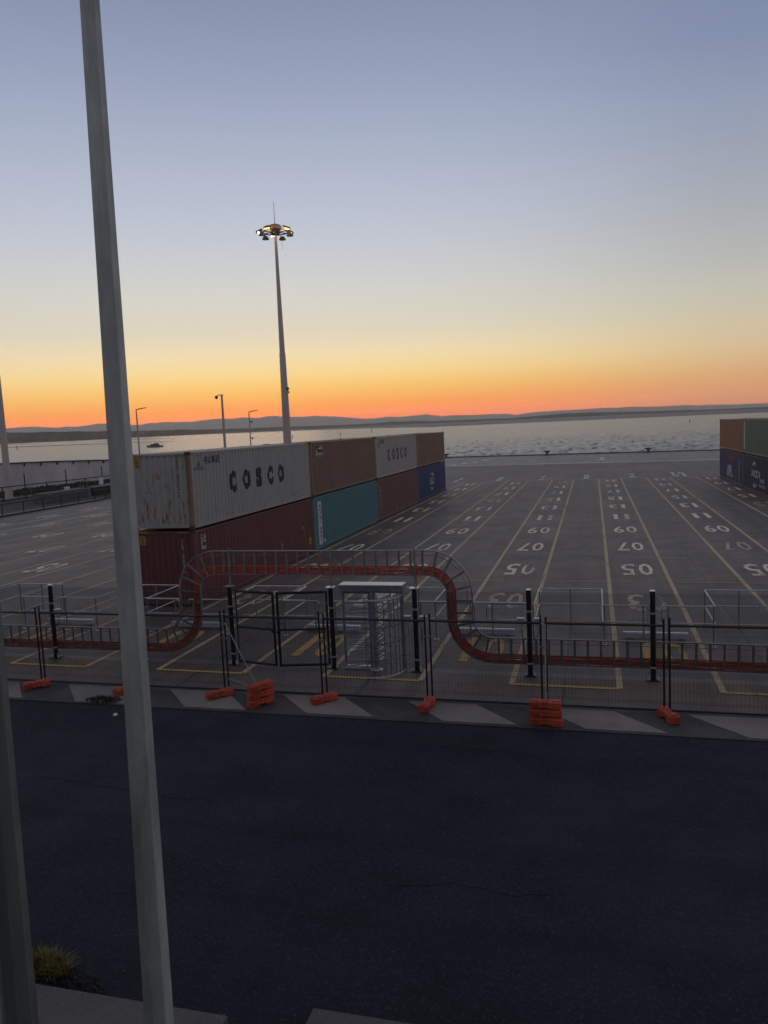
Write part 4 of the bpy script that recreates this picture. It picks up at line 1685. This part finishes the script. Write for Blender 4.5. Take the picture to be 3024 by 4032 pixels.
def high_mast(x, y, label, lit=True):
    t = thing('high_mast_light', (x, y, 0), label, 'light mast', 'high mast lights over the yard')
    o_ = t.location
    b = MB(o_)
    b.cone((x, y, 0), (x, y, 14.2), .48 if lit else .43, .31 if lit else .27, 16)
    b.cone((x, y, 14.0), (x, y, 26.2), .28 if lit else .20, .12, 16)
    b.done('shaft', MAST, t, True)
    b = MB(o_)
    b.box((x, y, .03), (1.3, 1.3, .06))
    b.done('base_plate', GALV_DULL, t)
    if not lit:
        return t
    b = MB(o_)
    b.lathe([(.30, 26.35), (.64, 26.42), (.66, 26.68), (.56, 26.80), (.34, 26.89), (.02, 26.93)], (x, y, 0), 18)
    b.done('head_cowl', M('cowl_paint', (.26, .235, .20), .5), t, True)
    b = MB(o_)
    b.cone((x, y, 26.9), (x, y, 29.1), .035, .018, 6)
    b.done('lightning_rod', DARKMETAL, t)
    b = MB(o_)
    b.lathe([(.1, 25.85), (.42, 26.0), (.42, 26.25), (.1, 26.3)], (x, y, 0), 14)
    b.tube([(x + 1.25 * cos(radians(a)), y + 1.25 * sin(radians(a)), 26.15) for a in range(0, 360, 20)], .06, 6, closed=True)
    for a in range(0, 360, 45):
        b.tube([(x + .35 * cos(radians(a)), y + .35 * sin(radians(a)), 26.15), (x + 1.3 * cos(radians(a)), y + 1.3 * sin(radians(a)), 26.12)], .05, 6)
    ring = b.done('lamp_ring', DARKMETAL, t)
    for i in range(10):
        a = radians(i * 36 + 12)
        d = Vector((cos(a), sin(a), 0))
        n = Vector((-sin(a), cos(a), 0))
        low = i % 2 == 0
        p = Vector((x, y, 25.92 if low else 26.2)) + d * (1.45 if low else 1.62)
        b = MB(o_)
        if low:
            b.lathe([(.14, .30), (.20, .28), (.36, .02), (.36, -.03), (.33, -.03)], p - Vector((0, 0, .2)), 12)
        else:
            pts = [p + d * sx_ * .3 + n * sy_ * .26 + Vector((0, 0, .07 - .13 * sx_)) for sx_, sy_ in ((-1, -1), (1, -1), (1, 1), (-1, 1))]
            b.prism(pts, (0, 0, .14))
        fl = b.done('floodlight', DARKMETAL, t)
        b = MB(o_)
        if low:
            b.cone(p - Vector((0, 0, .236)), p - Vector((0, 0, .231)), .31, .31, 12)
            b.done('lens', LENSM, fl)
        else:
            on = lit and i in (7, 9)
            for s in (-1, 1):
                q = p + n * s * .14 + Vector((0, 0, -.02)) + d * .05
                b.lathe([(.02, -.11), (.10, -.07), (.12, 0), (.10, .05), (.02, .07)], q, 10)
            b.done('bulb', LIT if on else LITW if lit else LENSM, fl)
            if on:                              # the two sodium floods that are already burning
                ld = bpy.data.lights.new('sodium_lamp', 'POINT')
                ld.energy, ld.color, ld.shadow_soft_size = 22, (1.0, .42, .08), .12
                lo_ = bpy.data.objects.new('sodium_lamp', ld)
                COL.objects.link(lo_)
                lo_.parent = fl
                lo_.location = p - o_ - d * .42 + Vector((0, 0, -.25))
    b = MB(o_)
    b.tube([(x + .9, y - .9, 25.6), (x + .95, y - .9, 24.9), (x + 1.05, y - .9, 24.5), (x + .98, y - .9, 24.1)], .012, 4)
    b.done('loose_cable', CABLEM, t)
    b = MB(o_)
    b.box((x + .42, y - .12, 10.6), (.2, .2, .3))
    b.tube([(x + .3, y - .1, 10.75), (x + .45, y - .12, 10.75)], .03, 6)
    b.box((x + .5, y - .12, 10.25), (.12, .12, .2))
    b.done('camera_bracket', DARKMETAL, t)
    return t


high_mast(-30.35, 75, 'high light mast with lit lamp ring, behind the container stack')
hm = high_mast(-65.05, 75, 'second high mast at the left edge by the fences', False)
o_ = hm.location
for z, r in ((10.9, .9), (7.05, .8)):
    b = MB(o_)
    b.tube([(-65.05, 75, z), (-65.05 - r, 75 - .2, z + .12)], .05, 6)
    b.box((-65.05 - r, 74.8, z + .05), (.5, .4, .16))
    b.done('side_arm', DARKMETAL, hm)


def street_pole(x, y, h, r, label, arm=True, cams=(), dome=False):
    t = thing('street_lamp' if arm else 'camera_pole', (x, y, 0), label, 'lamp post' if arm else 'camera pole', 'poles on the far quay')
    o_ = t.location
    b = MB(o_)
    b.cone((x, y, -.03), (x, y, h), r, r * .62, 8)
    b.done('shaft', MAST, t)
    if arm:
        b = MB(o_)
        b.tube([(x, y, h - .05), (x + .5, y - .1, h + .06), (x + 1.0, y - .2, h + .1)], r * .5, 6)
        b.done('arm', DARKMETAL, t)
        b = MB(o_)
        b.prism([(x + .9, y - .3, h + .05), (x + 1.75, y - .42, h + .12), (x + 1.75, y - .2, h + .12), (x + .9, y - .1, h + .05)], (0, 0, .1))
        b.done('lamp_head', DARKMETAL, t)
    if dome:
        b = MB(o_)
        b.tube([(x, y, h - .02), (x - .45, y, h + .03), (x - .72, y, h - .08)], .05, 6)
        b.box((x, y, h), (.34, .34, .08))
        b.lathe([(.02, -.42), (.14, -.38), (.2, -.22), (.2, -.1), (.08, 0)], (x - .74, y, h - .06), 10)
        b.done('dome_camera', DARKMETAL, t)
    for z in cams:
        b = MB(o_)
        b.tube([(x, y, z + .1), (x + .35, y - .1, z + .1)], .03, 5)
        b.lathe([(.03, -.2), (.15, -.15), (.17, 0), (.12, .12)], (x + .42, y - .12, z), 8)
        b.done('camera', DARKMETAL, t)
    return t


street_pole(-62.9, 99, 10.45, .15, 'slim street lamp on the far quay nearest the tall pole, left of others')
street_pole(-44.9, 90, 11.25, .21, 'stout camera pole with dome on short arm, left of the light mast', False, dome=True)
street_pole(-54.9, 119.5, 9.95, .14, 'slim street lamp carrying two cameras, right of the stout camera pole', True, (8.3, 5.6))

# ------------------------------------------------------------------ left boundary
FM = M('old_fence_steel', (.030, .030, .031), .7, .2)
lf = thing('low_mesh_fence', (-51.6, 60, 0), 'low dark mesh fence along the left edge of the yard', 'fence')
o_ = lf.location
fx = lambda y: -49.7 - (y - 56) * .030 if y < 72 else -50.2 - (y - 56) * .030
ys = [40 + 2.72 * i for i in range(21)]
for y in ys:
    b = MB(o_)
    b.tube([(fx(y), y, 0), (fx(y), y, 1.08)], .05, 6)
    b.done('post', FM, lf)
for z in (1.05, .06):
    b = MB(o_)
    b.tube([(fx(y), y, z) for y in ys], .042, 6)
    b.done('rail', FM, lf)
b = MB(o_)
for i in range(int((ys[-1] - ys[0]) / .16)):
    y = ys[0] + i * .16
    b.tube([(fx(y), y, .05), (fx(y), y, 1.04)], .007, 3)
for j in range(1, 7):
    b.tube([(fx(y), y, .06 + j * .15) for y in ys], .004, 3)
tag(b.done('wire_mesh', FM, lf), kind='stuff')
kb = thing('low_kerb_wall', (-51.0, 60, 0), 'low dark kerb wall at the foot of the left fence', 'kerb')
b = MB(kb.location)
b.path([(fx(y) + .35, y, .06) for y in ys], [(-.08, -.1), (.08, -.1), (.08, .1), (-.08, .1)])
b.done('kerb', M('dark_kerb', (.05, .048, .045), .85), kb)

sf = thing('security_fence', (-61, 84, 0), 'tall thin security fence behind the low left fence', 'fence')
o_ = sf.location
gx = lambda y: -63.0 + (y - 70) * .05
ys2 = [58 + 3.4 * i for i in range(19)]
for i, y in enumerate(ys2):
    b = MB(o_)
    b.tube([(gx(y), y, -.03), (gx(y), y, 2.95 if i % 2 else 1.62)], .07, 6)
    b.done('post', FM, sf)
for z in (1.58, .12):
    b = MB(o_)
    b.tube([(gx(y), y, z) for y in ys2], .055, 6)
    b.done('rail', FM, sf)
b = MB(o_)
for i in range(int((ys2[-1] - ys2[0]) / .22)):
    y = ys2[0] + i * .22
    b.tube([(gx(y), y, .1), (gx(y), y, 1.56)], .005, 3)
tag(b.done('wire_mesh', FM, sf), kind='stuff')
b = MB(o_)
for y0, y1 in ((80.0, 83.4), (88.6, 85.2)):
    b.tube([(gx(y0), y0, .1), (gx(y1), y1, 1.5)], .03, 6)
b.done('diagonal_stay', FM, sf)
for y, z, w, h, lab in ((88.2, 1.05, .42, .95, 'tall white notice board on the security fence'), (81.7, .62, .5, .42, 'small white notice on the security fence')):
    s_ = thing('notice_board', (gx(y) + .06, y, z), lab, 'notice board', 'white boards on the left fence')
    b = MB(s_.location)
    b.box((gx(y) + .08, y - .02, z), (.03, w * 1.4, h), radians(-30))
    b.done('board', WHITE, s_)
    b = MB(s_.location)
    b.box((gx(y) + .04, y, z), (.05, .1, .1))
    b.done('bracket', FM, s_)
rw = thing('retaining_wall', (-56, 85, 0), 'long low dark wall with pale coping between the left fences', 'wall')
b = MB(rw.location)
b.prism([(-55.6, 77, -.05), (-55.2, 77, -.05), (-56.2, 104, -.05), (-56.6, 104, -.05)], (0, 0, .98))
b.done('wall', M('dark_wall', (.045, .036, .032), .9, var=.4), rw)
b = MB(rw.location)
b.prism([(-55.66, 76.95, .93), (-55.14, 76.95, .93), (-56.14, 104.05, .93), (-56.66, 104.05, .93)], (0, 0, .1))
b.done('coping', PALE, rw)
b = MB(rw.location)
b.prism([(-57.0, 69, -.05), (-55.3, 69, -.05), (-55.6, 76.5, -.05), (-57.3, 76.5, -.05)], (0, 0, 1.0))
b.done('block', M('grey_wall', (.12, .115, .11), .9, var=.3), rw)
# scrub on the bank
SCRUB = M('scrub_leaves', (.075, .062, .042), .85, 0, .45, 2)


def scrub(x, y, r, h, seed, label, name='bush', mat=SCRUB, n=260, z0=0., leaf=.16, group='bushes on the left bank'):
    rg = random.Random(seed)
    t = thing(name, (x, y, z0), label, 'bush', group)
    b = MB(t.location)
    for i in range(n):
        a, rr, zz_ = rg.uniform(0, 2 * pi), r * sqrt(rg.random()), rg.random()
        hh = h * (1 - (rr / r) ** 2 * .7) * (.8 + .35 * sin(a * 3 + seed))
        p = Vector((x + rr * cos(a), y + rr * sin(a), z0 + hh * zz_ ** .6))
        d1 = Vector((rg.uniform(-1, 1), rg.uniform(-1, 1), rg.uniform(-.6, 1))).normalized() * leaf * rg.uniform(.6, 1.4)
        d2 = d1.cross(Vector((rg.uniform(-1, 1), rg.uniform(-1, 1), rg.uniform(-1, 1)))).normalized() * leaf * .5
        b.face([p, p + d1 * .5 + d2, p + d1, p + d1 * .5 - d2])
    b.done('foliage', mat, t)
    b = MB(t.location)
    for i in range(7):
        a = rg.uniform(0, 2 * pi)
        b.cone((x, y, z0 - .03), (x + r * .5 * cos(a), y + r * .5 * sin(a), z0 + h * .6), .03 * min(1, h), .008, 5)
    b.done('stem', M('twig_bark', (.04, .03, .022), .9), t)


for i in range(8):
    y = 80 + i * 4.4 + rnd.uniform(-1, 1)
    scrub(-70.5 + rnd.uniform(-2.5, 2.5) - i * .1, y, rnd.uniform(2.6, 3.8), rnd.uniform(.16, .40), 40 + i,
          ('dark scrub bush on the bank, number %s from the left edge' % ['first', 'second', 'third', 'fourth', 'fifth', 'sixth', 'seventh', 'last'][i]).replace('number ', ''), n=520, leaf=.30)
er = thing('boundary_wall', (-76.3, 96.4, -.03), 'long plain grey wall with dark capping rail behind the left fences', 'wall')
wp = [(-84.0, 66.0, 3.55), (-78.2, 88.6, 3.62), (-76.3, 96.4, 3.66), (-74.0, 108.0, 3.66), (-71.6, 122.0, 3.66)]
wp = [(x, y, (4.1, 3.70, 3.55, 3.14, 2.80)[i]) for i, (x, y, _) in enumerate(wp)]
GW = M('grey_rendered_wall', (.52, .505, .50), .85, 0, .16, .35, .1, 6, (1, 1, .5))
b = MB(er.location)
for (x0, y0, z0), (x1, y1, z1) in zip(wp, wp[1:]):
    d = Vector((x1 - x0, y1 - y0, 0)).normalized()
    n = Vector((-d.y, d.x, 0)) * .3
    p0, p1 = Vector((x0, y0, -.1)), Vector((x1, y1, -.1))
    b.prism([p0, p1, p1 + Vector((0, 0, z1 + .1)), p0 + Vector((0, 0, z0 + .1))], n)
b.done('wall', GW, er)
b = MB(er.location)
b.path([(x + .1, y, z + .07) for x, y, z in wp], [(-.07, -.10), (.07, -.10), (.07, .10), (-.07, .10)])
b.done('capping_rail', FM, er)
for (a, c) in zip(wp, wp[1:]):
    a, c = Vector(a), Vector(c)
    n = max(1, int((c - a).length / 2.6))
    for i in range(n):
        p = a.lerp(c, (i + .5) / n)
        b = MB(er.location)
        b.box(p + Vector((.10, 0, -.22)), (.14, .14, .40))
        b.done('bracket', FM, er)

# ------------------------------------------------------------------ quay furniture, boat, beacons
for x, lab in ((-27.4, 'black mooring bollard just right of the container stack end'), (-8.1, 'black mooring bollard at middle of the quay edge'),
               (9.2, 'black mooring bollard nearest the right container stack')):
    y = QE(x) - .75
    t = thing('mooring_bollard', (x, y, .004), lab, 'mooring bollard', 'mooring bollards along the quay edge')
    b = MB(t.location)
    b.box((x, y, .06), (1.25, .9, .11))
    b.done('base_plate', DARKMETAL, t)
    b = MB(t.location)
    b.lathe([(.30, .1), (.24, .2), (.22, .45), (.30, .55)], (x, y, 0), 12)
    b.done('stem', DARKMETAL, t, True)
    b = MB(t.location)
    b.box((x, y, .68), (1.05, .55, .24))
    b.box((x, y, .79), (.7, .4, .08))
    b.done('head', DARKMETAL, t, False, .04)

NAVM = M('channel_marker_paint', (.03, .03, .03), .7)
for px, py, lab in ((68, 1773, 'small dark channel marker far left of the tall pole'), (1152, 1731.5, 'small dark channel marker just right of the light mast'),
                    (1341, 1720.5, 'tiny channel marker above the brown container roof'), (1464, 1703.5, 'far channel marker out beyond the pale grey container'),
                    (2716, 1669, 'lone channel marker out on the water at right')):
    p = on_sea(px, py)
    t = thing('channel_marker', p, lab, 'channel marker', 'channel markers on the water')
    LEVEL.add(t)
    s = (p - CAM_POS).length / 3058.6
    b = MB()
    b.lathe([(.1 * s, -.5), (4.2 * s, -.2), (4.4 * s, 2.0 * s), (1.6 * s, 3.4 * s)], (0, 0, 0), 10)
    b.done('float', NAVM, t)
    b = MB()
    b.cone((0, 0, 3 * s), (0, 0, 11 * s), 1.3 * s, .8 * s, 6)
    b.done('mast', NAVM, t)
    b = MB()
    b.lathe([(.2 * s, 11 * s), (1.9 * s, 12 * s), (1.9 * s, 14.5 * s), (.3 * s, 16 * s)], (0, 0, 0), 8)
    b.done('topmark', NAVM, t)

p = on_sea(611, 1765)
d = bearing(611, 1765)
boat = thing('motor_launch', p, 'grey motor launch heading left on the water behind the containers', 'boat', None, atan2(d.y, d.x) - pi / 2)
LEVEL.add(boat)
s = (p - CAM_POS).length / 3058.6
HULL = M('launch_hull_paint', (.15, .14, .145), .6)
CAB = M('launch_cabin_paint', (.20, .185, .19), .6)
b = MB()
hull = [(-31, 0, 12), (-28, 4, 12.4), (-18, 6, 11.5), (30, 6, 9.5), (31, 0, 9.5), (30, -6, 9.5), (-18, -6, 11.5), (-28, -4, 12.4)]
bot = [(-26, 0, -1), (-24, 2.5, -1), (-16, 4.5, -1), (28, 4.5, -1), (29, 0, -1), (28, -4.5, -1), (-16, -4.5, -1), (-24, -2.5, -1)]
va, vb = [b.v(Vector(q) * s) for q in bot], [b.v(Vector(q) * s) for q in hull]
for i in range(8):
    b.bm.faces.new([va[i], va[(i + 1) % 8], vb[(i + 1) % 8], vb[i]])
b.bm.faces.new(va[::-1])
b.bm.faces.new(vb)
b.done('hull', HULL, boat)
b = MB()
b.prism([(x * s, -4.6 * s, z * s) for x, z in ((-19, 10), (-16, 16), (-4, 17), (13, 16.5), (17, 14), (18, 9.5))], (0, 9.2 * s, 0))
b.done('cabin', CAB, boat)
b = MB()
b.prism([(x * s, -4 * s, z * s) for x, z in ((-6, 17), (-4, 18.5), (12, 18.5), (14, 16.6))], (0, 8 * s, 0))
b.tube([(2 * s, 0, 18 * s), (2 * s, 0, 23 * s)], .5 * s, 5)
b.tube([(-4 * s, 0, 22.6 * s), (12 * s, 0, 22.6 * s)], .45 * s, 5)
b.tube([(24 * s, -4 * s, 9 * s), (24 * s, -4 * s, 20 * s), (14 * s, -4 * s, 20.5 * s)], .5 * s, 5)
b.tube([(29 * s, 0, 9 * s), (29 * s, 0, 18 * s)], .45 * s, 5)
b.box((22 * s, 0, 20.3 * s), (17 * s, 9 * s, .8 * s))
b.done('superstructure', DARKMETAL, boat)
b = MB()
for i in range(4):
    b.box(((-13 + i * 7) * s, -4.75 * s, 13.8 * s), (4 * s, .2 * s, 2.2 * s))
b.done('cabin_window', M('dark_glass', (.02, .02, .025), .1), boat)

# ------------------------------------------------------------------ small growth and litter
def tuft(x, y, z0, n, h, spread, seed, mat, name, label, w=.008):
    rg = random.Random(seed)
    b = MB((x, y, z0))
    for i in range(n):
        a, r = rg.uniform(0, 2 * pi), spread * sqrt(rg.random())
        p = Vector((x + r * cos(a) * 1.35, y + r * sin(a) * .6, z0 - .01))
        lean = Vector((rg.uniform(-1, 1), rg.uniform(-1, 1), 0)) * h * .5
        hh = h * rg.uniform(.4, 1.1) * (1 - .5 * r / spread)
        n_ = Vector((-lean.y, lean.x, 0)).normalized() * w
        q, e = p + lean * .4 + Vector((0, 0, hh * .7)), p + lean + Vector((0, 0, hh))
        b.face([p - n_, p + n_, q + n_ * .8, q - n_ * .8])
        b.face([q - n_ * .8, q + n_ * .8, e])
    o = b.done(name, mat)
    o.location = (x, y, z0)
    return tag(o, label, 'grass tuft')


DRY = M('dry_grass', (.19, .165, .04), .9, 0, .4, 4)
tuft(-6.22, 7.04, -.012, 620, .30, .24, 3, DRY, 'grass_tuft', 'yellowish grass tuft against the kerb at the lower left')
tuft(-5.85, 6.82, -.012, 420, .16, .42, 5, M('dead_grass', (.045, .035, .022), .9, 0, .4, 4), 'grass_tuft', 'low dead grass along the kerb right of the yellow tuft')
tuft(-11.2, 15.32, .006, 420, .17, .34, 4, M('dark_weed', (.030, .030, .020), .9, 0, .4, 4), 'weed_tuft', 'small dark weed on the concrete strip left of the tall pole')
b = MB()
b.lathe([(.01, 0), (.05, .004), (.055, .02), (.03, .045), (.008, .05)], (0, 0, 0), 8)
o = b.done('paper_cup', WHITE)
o.location = (-10.36, 14.54, -.012)
tag(o, 'tiny white scrap lying on the dark road left of the tall pole', 'litter')

# ------------------------------------------------------------------ the office building the view is taken from
ob = thing('office_building', (0, -2.6, 0), 'office building with rows of windows behind the footpath', 'building')
WALLM = M('rendered_wall', (.52, .50, .46), .8)
b = MB(ob.location)
b.box((0, -5.6, 6.0), (64, 6, 13))
b.done('wall', WALLM, ob)
GL_ = M('window_glass', (.03, .035, .04), .08)
for r_ in range(3):
    for i in range(-7, 8):
        b = MB(ob.location)
        b.box((i * 4.0, -2.585, 2.0 + r_ * 3.9), (3.0, .05, 1.9))
        wf = b.done('window', DARKMETAL, ob)
        b = MB(ob.location)
        b.box((i * 4.0, -2.555, 2.0 + r_ * 3.9), (2.8, .02, 1.7))
        b.done('pane', GL_, wf)

# ------------------------------------------------------------------ sea air
HAZE = True
if HAZE:
    b = MB()
    b.box((0, (HAZE_LEN - 5500) / 2, HAZE_TOP / 2 - 6), (64000, HAZE_LEN + 5500, HAZE_TOP + 12))
    hm_ = bpy.data.materials.new('sea_air')
    hm_.use_nodes = True
    nt = hm_.node_tree
    nt.nodes.remove(nt.nodes['Principled BSDF'])
    pv = nd(nt, 'ShaderNodeVolumePrincipled')
    pv.inputs['Color'].default_value = (.99, .95, .83, 1)
    pv.inputs['Density'].default_value = HAZE_D
    pv.inputs['Anisotropy'].default_value = .45
    nt.links.new(pv.outputs[0], nt.nodes['Material Output'].inputs['Volume'])
    hz = tag(b.done('haze', hm_), kind='stuff')
    LEVEL.add(hz)

# the yard and all that stands on it follow the paving's gentle fall
for o in list(COL.objects):
    if o.parent is None and o not in LEVEL:
        o.matrix_basis = TM @ o.matrix_basis

sc.cycles.max_bounces = 6
sc.cycles.diffuse_bounces = 3
sc.cycles.glossy_bounces = 3
sc.cycles.volume_bounces = 2
sc.cycles.sample_clamp_indirect = 4
sc.cycles.use_denoising = True
